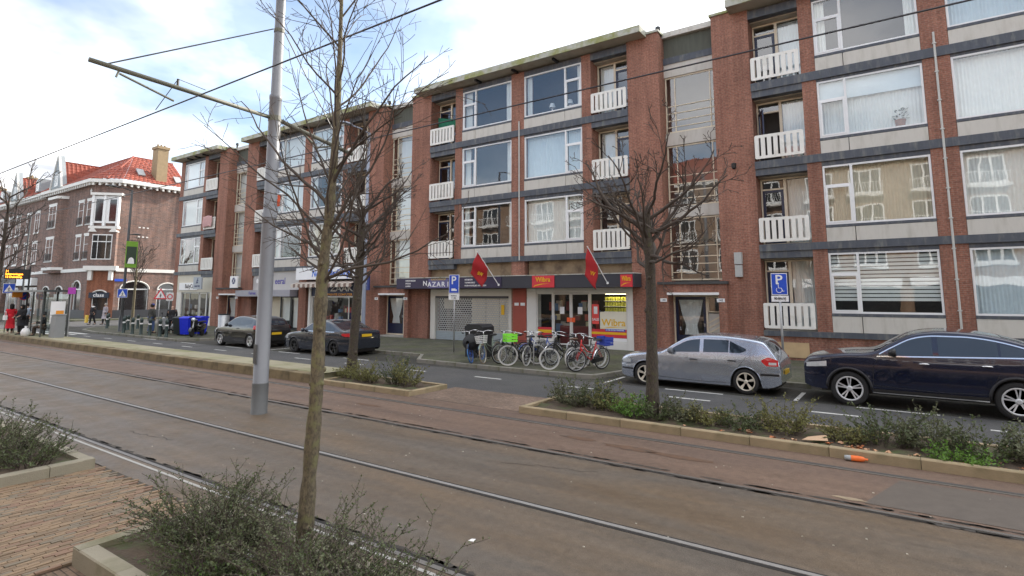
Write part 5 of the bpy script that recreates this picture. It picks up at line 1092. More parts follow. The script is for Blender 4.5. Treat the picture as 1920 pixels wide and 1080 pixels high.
# grey saloon
C3 = Car(4.63, 1.78, .95, .19, [(0,.58),(.06,.69),(.35,.81),(.9,.9),(1.35,.96),(1.75,1.17),(2.15,1.36),(2.55,1.42),(2.95,1.41),(3.4,1.31),(3.8,1.15),(4.1,1.05),(4.4,1.02),(4.56,.98),(4.61,.8),(4.63,.68)], .92, 3.62, (.355,.325))
car('dark grey saloon parked behind the two tree trunks', (-20.95, 16.25, 0), C3, PAINT('dark_grey_paint', (.02,.025,.04), .3, .22), dict(r=.325, style='twin', rim=rim_d,
    win=[(1.55,2.45,K(.985),lambda x: C3.zt(x)-.1),(2.52,3.3,K(.985),lambda x: C3.zt(x)-.1),(3.33,3.62,lambda x: .985+max(0,x-3.4)*.3,lambda x: C3.zt(x)-.12)], chrome=[(1.5,3.65,K(.955),K(.975))],
    lights=[(4.12,4.58,lambda x: .8+max(0,4.3-x)*.3,lambda x: .92+(x-4.12)*.06,tail),(.06,.5,lambda x: .56+x*.1,lambda x: .66+x*.16,lampg)],
    seams=[[(1.3,.3),(1.28,.6),(1.42,.95)],[(2.48,.25),(2.5,.97)],[(3.25,.35),(3.35,.6),(3.55,.95)]], handles=[(2.3,.84,M('grey_handle', (.05,.055,.07), .3)),(3.25,.86,MATS.get('grey_handle') or black)], mirror=(1.65,1.0), mirm=MATS['dark_grey_paint'],
    ws=(1.4,2.1), rw=(3.1,3.95,.1), plate=.78, grille=(.3,.58), pcap=1))
# black hatchback
C4 = Car(4.3, 1.79, .96, .2, [(0,.6),(.06,.72),(.3,.84),(.9,.95),(1.2,1.0),(1.6,1.24),(2.0,1.42),(2.4,1.47),(3.0,1.46),(3.5,1.4),(3.8,1.32),(4.05,1.1),(4.2,.98),(4.28,.85),(4.3,.7)], .86, 3.5, (.36,.33))
car('black hatchback with lit red lamps behind the steel pole', (-27.1, 16.2, 0), C4, PAINT('black_paint', (.012,.011,.013), .2, .2), dict(r=.325, style='five', rim=M('white_rim', (.62,.62,.62), .3, .08, 9, metal=.6),
    win=[(1.45,2.55,lambda x: 1.0+(x-1.45)*.03,lambda x: min(C4.zt(x)-.1,1.37)),(2.62,3.5,lambda x: 1.03+(x-2.62)*.12,lambda x: min(1.38-(x-2.62)*.1,C4.zt(x)-.1))],
    lights=[(3.75,4.25,lambda x: .88,lambda x: 1.05-max(0,x-4.1)*.5,tail),(.06,.42,lambda x: .62+x*.15,lambda x: .74+x*.2,lampg)],
    seams=[[(1.2,.3),(1.18,.6),(1.3,.97)],[(2.58,.25),(2.62,1.0)]], handles=[(2.45,.88,black)], mirror=(1.55,1.04), mirm=black, ws=(1.25,1.95), rw=(3.85,4.12,.1), plate=.62, grille=(.3,.55)))
# ================================================================ TRAM POLE, WIRES, LAMPS, SIGNS
polem = M('grey_steel_pole', (.165,.17,.185), .5, .1, 2.5, metal=.2); poleb = M('pole_base_grey', (.085,.088,.09), .6, .12, 3); armm = M('green_grey_arm', (.13,.13,.1), .6, .2, 5); wirem = M('wire', (.02,.02,.028), .5)
tp = thing('tram_pole', 'tall grey steel tram pole with a cantilever arm between the tracks', 'pole', (-11.5, 7.15, 0))
MB().lathe([(.165,-.02),(.165,.62),(.16,.64)], n=20).build('pole_foot', poleb, tp, True)
MB().lathe([(.157,.64),(.148,4.2),(.148,4.22)], n=20).lathe([(.158,4.2),(.158,4.3)], n=20).lathe([(.135,4.3),(.13,6.9),(.138,6.92),(.138,7.0),(.112,7.02),(.105,9.3),(.1,11.2),(0,11.25)], n=20).build('shaft', polem, tp, True)
arm = MB().tube([(0,-3.58,6.62),(0,0,6.62),(0,2.2,6.16)] if 0 else [(0,-3.58,6.6),(0,-.1,6.47)], .046, 8).tube([(0,.1,6.46),(0,2.2,6.1)], .05, 8); arm.build('cantilever_arm', armm, tp, True)
MB().tube([(0,.6,6.4),(0,1.15,6.05),(0,1.7,6.2)], .025, 6).build('arm_brace', armm, tp)
MB().box(-.06,.06,-.168,-.15,1.05,1.45).build('service_hatch', poleb, tp); MB().lathe([(.142,6.4),(.142,6.52)], n=16).lathe([(.118,8.51),(.118,8.59)], n=16).build('clamp', armm, tp)
MB().tube([(0,-3.3,6.62),(0,-.15,8.55)], .014, 5).tube([(0,1.9,6.16),(0,.15,8.55)], .014, 5).build('stay_wire', wirem, tp)
MB().tube([(0,-3.1,6.5),(0,-2.15,6.26)], .022, 6).tube([(0,-3.1,6.6),(0,-3.15,6.42)], .02, 6).build('registration_arm', armm, tp)
MB().tube([(0,-2.1,6.58),(0,-2.1,6.72)], .025, 6).build('insulator', black, tp)
MB().tube([(-1.0,-2.05,6.3),(0,-2.1,6.72),(1.0,-2.05,6.3)], .008, 4).build('bridle_wire', wirem, tp)
for Y, z, lab in ((5.1,6.24,'tram contact wire over the near track'),(8.9,6.2,'tram contact wire over the far track')):
    w = thing('contact_wire', lab, 'wire', (-11.5, Y, 0)); MB().tube([(-90,0,z+.0),(0,0,z),(30,0,z+.06)], .014, 5).build('wire', wirem, w)
lampk = M('black_lamp_post', (.02,.022,.024), .4, .15, 4)
def lamp_post(label, loc, h, arm, mat, low=True, az=-PI/2, fat=.09):
    l = thing('street_lamp', label, 'street lamp', loc, 0, 'street lamps'); d = Vector((math.cos(az),math.sin(az),0))
    MB().lathe([(fat*1.7,0),(fat*1.7,.9),(fat*1.15,1.0),(fat,1.2),(fat*.75,h),(0,h+.02)], n=12).build('post', mat, l, True)
    MB().tube([Vector((0,0,h-.05)), Vector((0,0,h))+d*arm*.5+Vector((0,0,.08)), Vector((0,0,h))+d*arm+Vector((0,0,.1))], .035, 6).build('arm', mat, l)
    def head(c, dd, s):
        n = Vector((-dd.y,dd.x,0)); rows = []
        for i in range(9):
            t = i/8; wd = s*.17*math.sin(PI*min(1,t*.9+.1))**.6; hh = s*.1*math.sin(PI*min(1,t*.95+.04))**.7; rows.append([c+dd*(t-.1)*s*.8+n*wd*math.cos(a)+Vector((0,0,1))*hh*max(-.35,math.sin(a)) for a in [2*PI*k/10 for k in range(11)]])
        o = MB().grid(rows).build('lamp_head', mat, l, True); MB().lathe([(.11*s,-.03*s),(.08*s,-.07*s),(0,-.075*s)], c+dd*s*.35, 10).build('lamp_lens', M('lamp_lens_glass', (.5,.5,.47), .2), l, True)
    head(Vector((0,0,h+.1))+d*arm, d, 1)
    if low: MB().tube([(0,0,h*.68),-d*.3+Vector((0,0,h*.68+.04))], .03, 6).build('arm', mat, l); head(Vector((0,0,h*.68+.04))-d*.25, -d, .75)
    return l
lp = lamp_post('black double street lamp carrying a green banner and a crossing sign', (-42.6,16.35,.12), 9.4, .9, lampk)
MB().box(-.01,.01,-.35,.35,0,1.75).build('banner', flat('banner_green', (.16,.33,.03)), lp, False, (.12,.22,4.2)); MB().box(-.0,.012,-.3,.3,.25,1.4).build('banner_picture', flat('banner_dark', (.03,.05,.03)), lp, False, (.125,.22,4.2))
MB().lathe([(.26,0),(.22,.3),(.1,.5),(.13,.62),(.14,.72),(0,.86)], n=10).build('banner_figure', s_white, lp, False, (.13,.22,4.45)).scale = (.05,1,1)
for z in (4.15,6.0): MB().box(.0,.03,-.1,.6,z,z+.03).build('banner_bracket', lampk, lp)
lamp_post('black double street lamp farther left in front of the terrace', (-66,17.2,.12), 9.6, 1.2, lampk)
lamp_post('grey street lamp hidden behind the crown of the far bare tree', (-20.9,18.0,.12), 10.2, 1.1, M('blue_grey_post', (.22,.25,.32), .45), False)
# ---- traffic signs: face along +X unless rz given
def post_sign(label, loc, h, name='traffic_sign', r=.03, mat=None):
    s = thing(name, label, 'sign', loc, 0); MB().tube([(0,0,-.02),(0,0,h)], r, 10).build('post', mat or steel, s, True); return s
def plateX(s, w, h, z, mat, x=.035, name='plate', y=0, back=True): return MB().box(x, x+.012, y-w/2, y+w/2, z, z+h).build(name, mat, s)
def xing(s, z, x=.05, y=0, w=.58):
    plateX(s, w, w, z, s_white, x, 'plate', y); plateX(s, w*.93, w*.93, z+w*.035, s_blue, x+.004, 'blue_field', y)
    MB().prism([(x+.018,y-w*.38,z+w*.14),(x+.018,y+w*.38,z+w*.14),(x+.018,y,z+w*.86)], (.002,0,0)).build('white_triangle', s_white, s)
    MB().tube([(x+.024,y,z+w*.6),(x+.024,y-.01,z+w*.38),(x+.024,y-w*.11,z+w*.2)], w*.03, 4).tube([(x+.024,y-.01,z+w*.38),(x+.024,y+w*.09,z+w*.2)], w*.03, 4).tube([(x+.024,y-w*.12,z+w*.46),(x+.024,y+w*.1,z+w*.48)], w*.022, 4).build('walking_figure', black, s)
s = thing('crossing_sign', 'blue pedestrian crossing sign on the black lamp post', 'sign', (-42.45,16.22,2.2)); xing(s, .12, 0); MB().box(-.12,.0,-.03,.03,.3,.36).build('bracket', steel, s)
s = post_sign('blue pedestrian crossing sign at the left edge of the platform', (-45,11.05,.25), 3.0); xing(s, 2.36)
s = post_sign('red and white triangular warning sign above the bollards', (-36.45,15.92,.12), 2.8)
for k, (sc, m) in enumerate(((1,s_red),(.7,s_white))):
    a = .38*sc; zc = 2.35; MB().prism([(.036+k*.008,-a,zc-a*.577),(.036+k*.008,a,zc-a*.577),(.036+k*.008,0,zc+a*1.155)], (.008,0,0)).build('plate', m, s)
MB().tube([(.056,0,2.24),(.056,0,2.46)], .02, 5).tube([(.056,-.06,2.32),(.056,.06,2.38)], .016, 5).build('symbol', black, s)
s = post_sign('no entry style round sign on a white plate by the end shop', (-45.2,20.4,.12), 2.6); plateX(s, .5, .6, 1.95, s_white); MB().lathe([(.2,.05),(.2,.056)], (0,0,2.25), 18, 'x').build('red_ring', s_red, s); MB().lathe([(.13,.058),(.13,.06)], (0,0,2.25), 18, 'x').build('white_disc', s_white, s)
s = post_sign('orange temporary sign beside the tram shelter', (-44.1,11.25,.25), 2.6); plateX(s, .5, .42, 2.1, M('sign_orange', (.8,.3,.02), .5))
s = post_sign('round blue and red parking restriction sign beside the shelter', (-44.2,11.62,.25), 2.55)
MB().lathe([(.27,.036),(.27,.045)], (0,0,2.2), 20, 'x').build('red_ring', s_red, s); MB().lathe([(.22,.047),(.22,.05)], (0,0,2.2), 20, 'x').build('blue_disc', s_blue, s); MB().tube([(.055,-.15,2.05),(.055,.15,2.35)], .025, 4).build('red_bar', s_red, s)
# parking signs facing the street (-Y)
def psign(label, loc, w, h, z, rz, sub, wheelchair):
    s = thing('parking_sign', label, 'sign', loc, rz); MB().tube([(0,0,-.02),(0,0,z+h*.9)], .032, 10).build('post', steel, s, True)
    MB().box(-w/2,w/2,-.05,-.036,z,z+h).build('plate', s_white, s); MB().box(-w*.46,w*.46,-.055,-.051,z+.02,z+h-.02).build('blue_field', s_blue, s)
    text('lettering', 'P', h*.6, s_white, s, (-.01,-.06,z+h*.68), sx=1.05, ext=.003)
    if wheelchair:
        MB().tube([(.075*math.cos(a)-.01,-.06,z+.14+.075*math.sin(a)) for a in [PI*.75+k*PI*1.3/12 for k in range(13)]], .009, 4).tube([(-.03,-.06,z+.3),(-.025,-.06,z+.2),(.05,-.06,z+.19),(.08,-.06,z+.1),(.12,-.06,z+.11)], .011, 4).lathe([(.0,-.065),(.022,-.06),(0,-.055)], (-.03,0,z+.325), 8, 'y').build('wheelchair_symbol', s_white, s)
    else: MB().box(-.12,.08,-.06,-.056,z+.1,z+.2).box(.08,.15,-.06,-.056,z+.1,z+.16).build('lorry_symbol', s_white, s)
    MB().box(-w*.53,w*.53,-.05,-.038,z-.19 if wheelchair else z-.27,z-.02).build('under_plate', s_white, s)
    for i, tx in enumerate(sub): text('lettering', tx, .1 if wheelchair else .085, black, s, (0,-.056,(z-.105) if wheelchair else z-.1-i*.1), sx=.8)
    return s
psign('blue parking sign in front of the roller shutter', (-15.7,18.4,.12), .5, .78, 2.45, R(8), ['ma t/m za','9 - 18 h'], False)
psign('blue disabled parking sign behind the silver car', (-2.98,17.75,.12), .42, .62, 2.38, R(10), ['90-BN-VJ'], True)
s = thing('street_name_sign', 'blue street name plate on the corner building', 'sign', (-66.93,25.3,3.9)); MB().box(0,.03,-.55,.55,0,.25).build('plate', s_blue, s)
# ---- bollards
bolm = M('dark_green_bollard', (.03,.05,.048), .5, .15, 5)
B0 = thing('bollard', 'dark green bollard', 'bollard', (0,0,.12), 0, 'bollards around the pavement corner')
MB().lathe([(.1,-.02),(.1,.06),(.085,.08),(.08,.8),(.095,.82),(.095,.88),(.07,.98),(0,1.02)], n=12).build('post', bolm, B0, True); MB().lathe([(.083,.62),(.083,.7)], n=12).build('band', s_white, B0)
for i, (x, y, lab) in enumerate(((-41.0,15.9,'dark bollard nearest the black lamp post'),(-39.35,15.75,'second dark bollard right of the lamp post'),(-38.3,15.8,'third dark bollard right of the lamp post'),(-37.15,15.8,'dark bollard just left of the warning sign'),(-35.6,15.68,'dark bollard just right of the warning sign'),(-34.75,15.65,'dark bollard beside the dark bin'),(-44.2,17.4,'dark bollard in the back row left of the tree'),(-45.2,18.4,'dark bollard in the back row nearest the shop'),(-47.4,17.3,'dark bollard beyond the black lamp post'),(-50.2,18.4,'farthest dark bollard near the two walking women'),(-43.4,16.9,'dark bollard half hidden by the lamp post'))):
    o = B0 if i == 0 else copy_tree(B0); o.location = (x,y,.12); o['label'] = lab
# ---- shelter, ticket machine, display
sh_ = thing('tram_shelter', 'dark framed glass tram shelter on the platform', 'shelter', (-41.0, 11.4, .25))
sm_ = M('shelter_frame', (.05,.055,.055), .4, .15, 4)
MB().box(-3.2,3.0,-.6,.75,2.42,2.52).build('roof', sm_, sh_)
for x in (-3,-1.0,1.0,2.8): MB().box(x-.04,x+.04,.58,.66,-.02,2.42).build('post', sm_, sh_)
for a, b in ((-2.95,-1.05),(-.95,.95),(1.05,2.75)): MB().quad((a,.62,.3),(b,.62,.3),(b,.62,2.3),(a,.62,2.3)).build('pane', GLASS('shelter_glass', (.75,.82,.8), 1.5, 0), sh_)
MB().quad((2.8,-.5,.2),(2.8,.55,.2),(2.8,.55,2.3),(2.8,-.5,2.3)).build('pane', MATS['shelter_glass'], sh_); MB().box(2.77,2.83,-.56,-.5,-.02,2.42).build('post', sm_, sh_); MB().box(2.86,2.875,-.2,.45,.7,1.9).build('poster', s_white, sh_); MB().box(2.877,2.88,.05,.4,.8,1.4).build('poster_map', M('sign_orange', 0), sh_)
MB().box(-1.2,2.2,.1,.5,.42,.47).build('bench_seat', sm_, sh_)
for x in (-1,.5,2): MB().box(x-.03,x+.03,.25,.35,-.01,.42).build('bench_leg', sm_, sh_)
t = thing('ticket_machine', 'leaning grey metal cabinet at the end of the tram shelter', 'cabinet', (-37.4,11.35,.25)); MB().prism([(-.4,-.22,-.01),(.4,-.22,-.01),(.4,-.22,1.2),(-.25,-.22,1.15)], (0,.44,0)).build('cabinet', M('grey_cabinet', (.24,.25,.26), .45, .08, 3), t); MB().prism([(-.28,-.25,1.155),(.43,-.25,1.205),(.43,-.25,1.245),(-.28,-.25,1.195)], (0,.5,0)).build('lid', steel, t)
t = thing('departure_display', 'black departure display with orange letters by the shelter', 'display', (-44.0,11.1,.25)); MB().tube([(0,.62,-.01),(0,.62,4.0)], .05, 8).build('post', lampk, t); MB().box(-.08,.08,-.6,.56,3.2,3.8).build('case', black, t)
for i, tx in enumerate(('11','Scheveningen','12 Duindorp')): text('lettering', tx, .17, EMIT('orange_led', (1,.3,.02), 2.5), t, (.085,-.55,3.66-i*.17), (PI/2,0,PI/2), align='LEFT', sx=.9, ext=.001)
t = thing('tram_stop_sign', 'purple square stop sign beside the shelter roof', 'sign', (-37.75,11.95,.25)); MB().tube([(0,0,-.02),(0,0,2.9)], .03, 8).build('post', steel, t); MB().box(.03,.045,-.18,.18,2.3,2.66).build('plate', flat('purple_plate', (.4,.05,.4)), t)
# ---- bins and scooters
def wheelie(label, loc, mat, rz):
    b = thing('wheelie_bin', label, 'bin', loc, rz); MB().add([(-.24,-.26,.08),(.24,-.26,.08),(.24,.26,.08),(-.24,.26,.08),(-.29,-.35,1.0),(.29,-.35,1.0),(.29,.35,1.0),(-.29,.35,1.0)], [(0,3,2,1),(4,5,6,7),(0,1,5,4),(1,2,6,5),(2,3,7,6),(3,0,4,7)]).build('bin_body', mat, b)
    MB().prism([(-.31,-.38,1.0),(-.31,.4,1.0),(-.31,.38,1.09),(-.31,0,1.12),(-.31,-.36,1.05)], (.62,0,0)).build('lid', mat, b); MB().tube([(-.25,.42,1.0),(.25,.42,1.0)], .02, 6).build('handle', mat, b)
    for x in (-.22,.22): MB().lathe([(.1,x-.03),(.1,x+.03)], (0,.28,.1), 12, 'x').build('wheel', rubber, b)
    return b
bl_ = M('blue_bin_plastic', (.012,.03,.62), .4, .08, 4)
wheelie('dark green wheelie bin left of the blue bin', (-35.75,16.9,.12), M('dark_bin_plastic', (.012,.02,.02), .5), .3); wheelie('bright blue wheelie bin in front of the end shop', (-35.2,17.0,.12), bl_, .5); wheelie('second bright blue wheelie bin half behind the black scooter', (-35.15,17.7,.12), bl_, .4)
t = thing('litter_bin', 'round grey litter bin beside the black hatchback', 'bin', (-38.0,20.7,.12)); MB().lathe([(.33,0),(.36,1.1),(.32,1.12),(.3,.9)], n=16).build('bin_body', steel, t, True); MB().lathe([(.37,1.05),(.37,1.12)], n=16).build('rim', black, t)
t = thing('litter_bin', 'tall black litter bin behind the left end of the bicycles', 'bin', (-13.85,17.75,.12)); MB().box(-.42,.42,-.35,.35,-.01,.95).build('bin_body', M('black_bin', (.014,.016,.02), .45), t); MB().prism([(-.44,-.37,.951),(.44,-.37,.951),(.44,.0,1.25),(.44,.37,1.22),(-.44,.37,1.22),(-.44,0,1.25)][:2]+[(.44,-.37,1.15),(.3,-.37,1.25),(-.3,-.37,1.25),(-.44,-.37,1.15)], (0,.74,0)).build('hood', MATS['black_bin'], t)
MB().box(-.25,.25,-.375,-.371,.97,1.12).build('opening', black, t)
def scooter(label, loc, rz, body, seatm):
    s = thing('scooter', label, 'scooter', loc, rz); wr = .24
    for x in (0, 1.25): o = MB().lathe([(.14,-.05),(.2,-.06),(wr,-.03),(wr,.03),(.2,.06),(.14,.05)], n=18, ax='y').build('wheel', rubber, s, True, (x,0,wr)); MB().lathe([(0,-.04),(.14,-.045),(.14,.045),(0,.04)], n=12, ax='y').build('rim', steel, o)
    rows = []
    for x, w, z0, z1 in ((-.3,.08,.45,.62),(-.2,.15,.36,.74),(.1,.18,.3,.78),(.35,.17,.28,.76),(.5,.14,.26,.6)): rows.append([(x,w*math.cos(a),(z0+z1)/2+(z1-z0)/2*math.sin(a)) for a in [2*PI*k/12 for k in range(13)]])
    MB().grid(rows).build('rear_body', body, s, True); MB().box(.45,1.0,-.14,.14,.26,.34).build('footboard', black, s)
    MB().prism([(.92,-.2,.32),(.98,-.2,.32),(1.12,-.18,.95),(1.06,-.18,.98)], (0,.38,0)).build('leg_shield', body, s); MB().tube([(1.25,0,.24),(1.12,0,.7),(1.05,0,1.05)], .04, 8).build('fork', steel, s)
    rows = [[(1.25+.3*math.cos(a),w,.24+.3*math.sin(a)) for a in [.3+k*.3 for k in range(8)]] for w in (-.08,0,.08)]; MB().grid(rows).build('mudguard', body, s, True)
    MB().tube([(1.0,-.32,1.04),(1.05,-.1,1.08),(1.05,.1,1.08),(1.0,.32,1.04)], .025, 6).build('handlebar', black, s); MB().lathe([(0,.0),(.1,.02),(.11,.12),(0,.15)], (1.06,0,.98), 10, 'x').build('headlight', lampg, s, True)
    rows = [[(x,w*math.cos(a),z+.05*math.sin(a)) for a in [2*PI*k/10 for k in range(11)]] for x, w, z in ((-.32,.04,.82),(-.25,.13,.83),(.1,.15,.82),(.42,.13,.81),(.5,.03,.8))]; MB().grid(rows).build('seat', seatm, s, True)
    for sd in (-1,1): MB().tube([(1.0,sd*.25,1.06),(.98,sd*.32,1.25)], .008, 4).lathe([(0,-.01),(.055,0),(0,.01)], (.98,sd*.33,1.28), 8, 'x').build('mirror', black, s)
    MB().tube([(.35,-.1,.28),(.3,-.2,.0)], .012, 4).build('kickstand', steel, s); return s
scooter('black scooter parked beside the blue bins', (-34.35,17.45,.12), R(-51), M('black_gloss', (.01,.01,.011), .15, .1, 4, coat=1), black)
scooter('grey scooter parked behind the bollards by the two men', (-36.2,17.0,.12), R(200), M('grey_gloss', (.25,.26,.27), .25, .1, 4, coat=1), black)
MB()
# ================================================================ BICYCLES
def bicycle(label, front, d, frame, rimm, steer=0, lean=0, crate=None, basket=None, extra=None, tyre=None, name='bicycle'):
    d = Vector((*d,0)).normalized(); rear = Vector((*front,0))-d*1.1; b = thing(name, label, 'bicycle', (rear.x, rear.y, .12), math.atan2(d.y,d.x), 'bicycles parked on the build-out'); b.rotation_euler = (lean,0,b.rotation_euler.z)
    r = .345
    def whl(x, rz=0):
        w = MB().tube([((r-.018)*math.cos(2*PI*k/30),0,(r-.018)*math.sin(2*PI*k/30)) for k in range(30)], .02, 7, closed=True).build('wheel', tyre or rubber, b, True, (x,0,r), rz)
        m_ = MB().tube([((r-.045)*math.cos(2*PI*k/30),0,(r-.045)*math.sin(2*PI*k/30)) for k in range(30)], .014, 6, closed=True)
        for k in range(18): a = 2*PI*k/18; m_.tube([(0,(-1)**k*.025,0),((r-.05)*math.cos(a),0,(r-.05)*math.sin(a))], .0028, 3, cap=False)
        m_.lathe([(.025,-.04),(.025,.04)], n=8, ax='y').build('rim', rimm, w); return w
    whl(0); whl(1.1, steer)
    T = MB(); T.tube([(.45,0,.29),(.27,0,.9)], .018, 7).tube([(.9,0,.98),(.95,0,.66)], .022, 7).tube([(.93,0,.74),(.75,0,.5),(.45,0,.3)], .02, 7).tube([(.91,0,.86),(.68,0,.62),(.38,0,.52)], .016, 7)
    for s in (-.05,.05): T.tube([(.45,s*.6,.3),(0,s,r)], .011, 5).tube([(.3,s*.4,.8),(0,s,r)], .009, 5)
    T.build('frame', frame, b, True)
    fk = MB()
    for s in (-.05,.05): fk.tube([(.95-1.1,s,.66),(1.06-1.1,s,.5),(0,s,r)], .012, 5)
    fk.tube([(.95-1.1,-.05,.66),(.95-1.1,.05,.66)], .014, 5); fk.build('fork', frame, b, True, (1.1,0,0), steer)
    hb = MB().tube([(-.22,0,.96),(-.24,0,1.1)], .014, 6); pts = smooth_curve([(-.48,-.3,1.06),(-.32,-.3,1.1),(-.22,-.16,1.13),(-.24,0,1.1),(-.22,.16,1.13),(-.32,.3,1.1),(-.48,.3,1.06)], 4); hb.tube(pts, .012, 6); hb.build('handlebar', chrome, b, True, (1.1,0,0), steer)
    for s in (-1,1): MB().tube([(-.36,s*.3,1.09),(-.5,s*.3,1.055)], .019, 6).build('grip', black, b, False, (1.1,0,0), steer)
    MB().grid([[(x,w*math.cos(a),.95+h*math.sin(a)) for a in [2*PI*k/8 for k in range(9)]] for x, w, h in ((.08,.03,.02),(.12,.11,.04),(.25,.1,.035),(.38,.035,.025),(.42,.01,.01))]).build('saddle', M('brown_leather', (.09,.045,.025), .6) if extra == 'brown' else black, b, True); MB().tube([(.27,0,.88),(.25,0,.94)], .013, 6).build('seat_post', chrome, b)
    for x, a0, a1 in ((0,-.3,2.6),(1.1,.5,2.9)):
        g = MB().grid([[((r+.03)*math.cos(a)+(0 if x == 0 else 0),y,(r+.03)*math.sin(a)-abs(y)*.25) for a in [a0+(a1-a0)*k/14 for k in range(15)]] for y in (-.03,0,.03)]); g.build('mudguard', frame if extra != 'chrome' else chrome, b, True, (x,0,r), 0 if x == 0 else steer)
    rk = MB()
    for s in (-.06,.06): rk.tube([(-.28,s,.74),(.22,s,.74)], .008, 4).tube([(-.15,s,.74),(0,s,r)], .006, 4)
    for x in (-.28,-.1,.08): rk.tube([(x,-.06,.74),(x,.06,.74)], .006, 4)
    rk.build('rack', black, b); MB().prism([(.02,.055,.3),(.48,.055,.22),(.56,.055,.29),(.48,.055,.37),(0,.055,.4)], (0,.03,0)).build('chain_case', black, b)
    MB().tube([(.45,-.09,.29),(.45,-.09,.15)], .009, 5).tube([(.45,.1,.29),(.45,.1,.43)], .009, 5).box(.4,.5,-.19,-.09,.13,.155).box(.4,.5,.1,.2,.42,.445).build('pedals', black, b); MB().tube([(.1,-.06,.3),(.02,-.22,-.0)], .01, 4).build('kickstand', steel, b)
    if crate:
        m_, at = crate; c = MB(); x0 = .82 if at == 'front' else -.3; z0 = .8 if at == 'front' else .77; w, l, h = .2, .38, .27
        for y in (-w, w-.012): c.box(x0,x0+l,y,y+.012,z0,z0+.06).box(x0,x0+l,y,y+.012,z0+.09,z0+.15).box(x0,x0+l,y,y+.012,z0+.18,z0+h)
        for x in (x0, x0+l-.012): c.box(x,x+.012,-w+.013,w-.013,z0,z0+.06).box(x,x+.012,-w+.013,w-.013,z0+.09,z0+h-.03)
        c.box(x0+.012,x0+l-.012,-w+.012,w-.012,z0+.002,z0+.014)
        for x in (x0+.02, x0+l-.04):
            for y in (-w+.001, w-.013): c.box(x,x+.02,y,y+.011,z0,z0+h)
        c.build('crate', m_, b)
    if basket:
        c = MB(); x0, z0 = .98, .72
        for i in range(5): z = z0+i*.06; w = .13+i*.012; c.tube([(x0,-w,z),(x0+.28,-w,z),(x0+.28,w,z),(x0,w,z)], .008, 4, closed=True)
        for k in range(6): y = -.13+k*.052; c.tube([(x0+.27,y,z0),(x0+.28,y*1.35,z0+.25)], .006, 4).tube([(x0+k*.055,-.13,z0),(x0+k*.055,-.178,z0+.25)], .006, 4).tube([(x0+k*.055,.13,z0),(x0+k*.055,.178,z0+.25)], .006, 4)
        c.build('basket', basket, b)
    if extra == 'bag':
        rows = [[(x,w*math.cos(a),.72+h*math.sin(a)) for a in [2*PI*k/12 for k in range(13)]] for x, w, h in ((.5,.05,.1),(.58,.22,.26),(.85,.26,.3),(1.1,.24,.24),(1.2,.06,.08))]; MB().grid(rows).build('bag', M('black_bag_cloth', (.014,.015,.018), .7, .2, 6), b, True)
    return b
fb = M('black_bike_paint', (.012,.012,.014), .3, .1, 5); wt = M('white_tyre', (.6,.59,.57), .7, .1, 6); fr_ = M('red_bike_paint', (.55,.03,.025), .3, .1, 5); fbl = M('blue_bike_paint', (.02,.08,.4), .3); wht = M('white_bike_wire', (.7,.7,.68), .5)
bicycle('bicycle with blue rims and a bulky black bag at the left end', (-12.7,15.85), (.3,-.95), fb, fbl, .1, .16, extra='bag', tyre=M('blue_tyre', (.05,.16,.38), .7))
bicycle('bicycle with tan tyres and a white wire basket', (-12.25,15.95), (.15,-1), M('pale_green_paint', (.2,.25,.2), .4), steel, .15, .1, basket=wht, tyre=M('tan_tyre', (.3,.24,.17), .7))
bicycle('dark bicycle half hidden left of the green crate', (-11.85,16.35), (-.3,-.95), fb, steel, 0, .05)
bicycle('bicycle with a bright green crate over a white front tyre', (-11.25,16.0), (-.52,-.85), fb, steel, -.25, .03, crate=(M('lime_green_plastic', (.22,.75,.03), .45), 'front'), tyre=wt)
bicycle('blue framed bicycle behind the green crate', (-10.95,16.75), (-.5,-.85), fbl, steel, .1, .06)
bicycle('black bicycle with a narrow white tyre in the middle', (-10.7,16.3), (.05,-1), fb, steel, .1, -.05, tyre=wt)
bicycle('dark bicycle with a silver mudguard farther back', (-10.1,16.95), (-.55,-.83), fb, steel, .3, .04, extra='chrome')
bicycle('black bicycle with a large white front tyre and brown saddle', (-9.55,15.9), (-.6,-.8), fb, steel, -.1, .03, extra='brown', tyre=wt)
bicycle('red bicycle with a blue rear basket at the right end', (-8.65,16.0), (-.35,-.94), fr_, steel, -.25, -.06, crate=(M('blue_basket_plastic', (.03,.06,.35), .5), 'rear'), extra='chrome')
bicycle('dark bicycle tucked behind the red one', (-9.05,16.5), (-.4,-.9), fb, steel, .2, .05, tyre=wt)
for i, x in enumerate((-12.0,-10.6,-9.3)):
    t = thing('bicycle_stand', '%s steel hoop stand among the bicycles' % ('left','middle','right')[i], 'bicycle stand', (x,17.0,.12), 0, 'bicycle stands'); MB().tube(smooth_curve([(0,-.4,-.02),(0,-.4,.6),(0,-.33,.78),(0,-.2,.82),(0,.2,.82),(0,.33,.78),(0,.4,.6),(0,.4,-.02)], 4), .024, 8).build('hoop', steel, t, True)
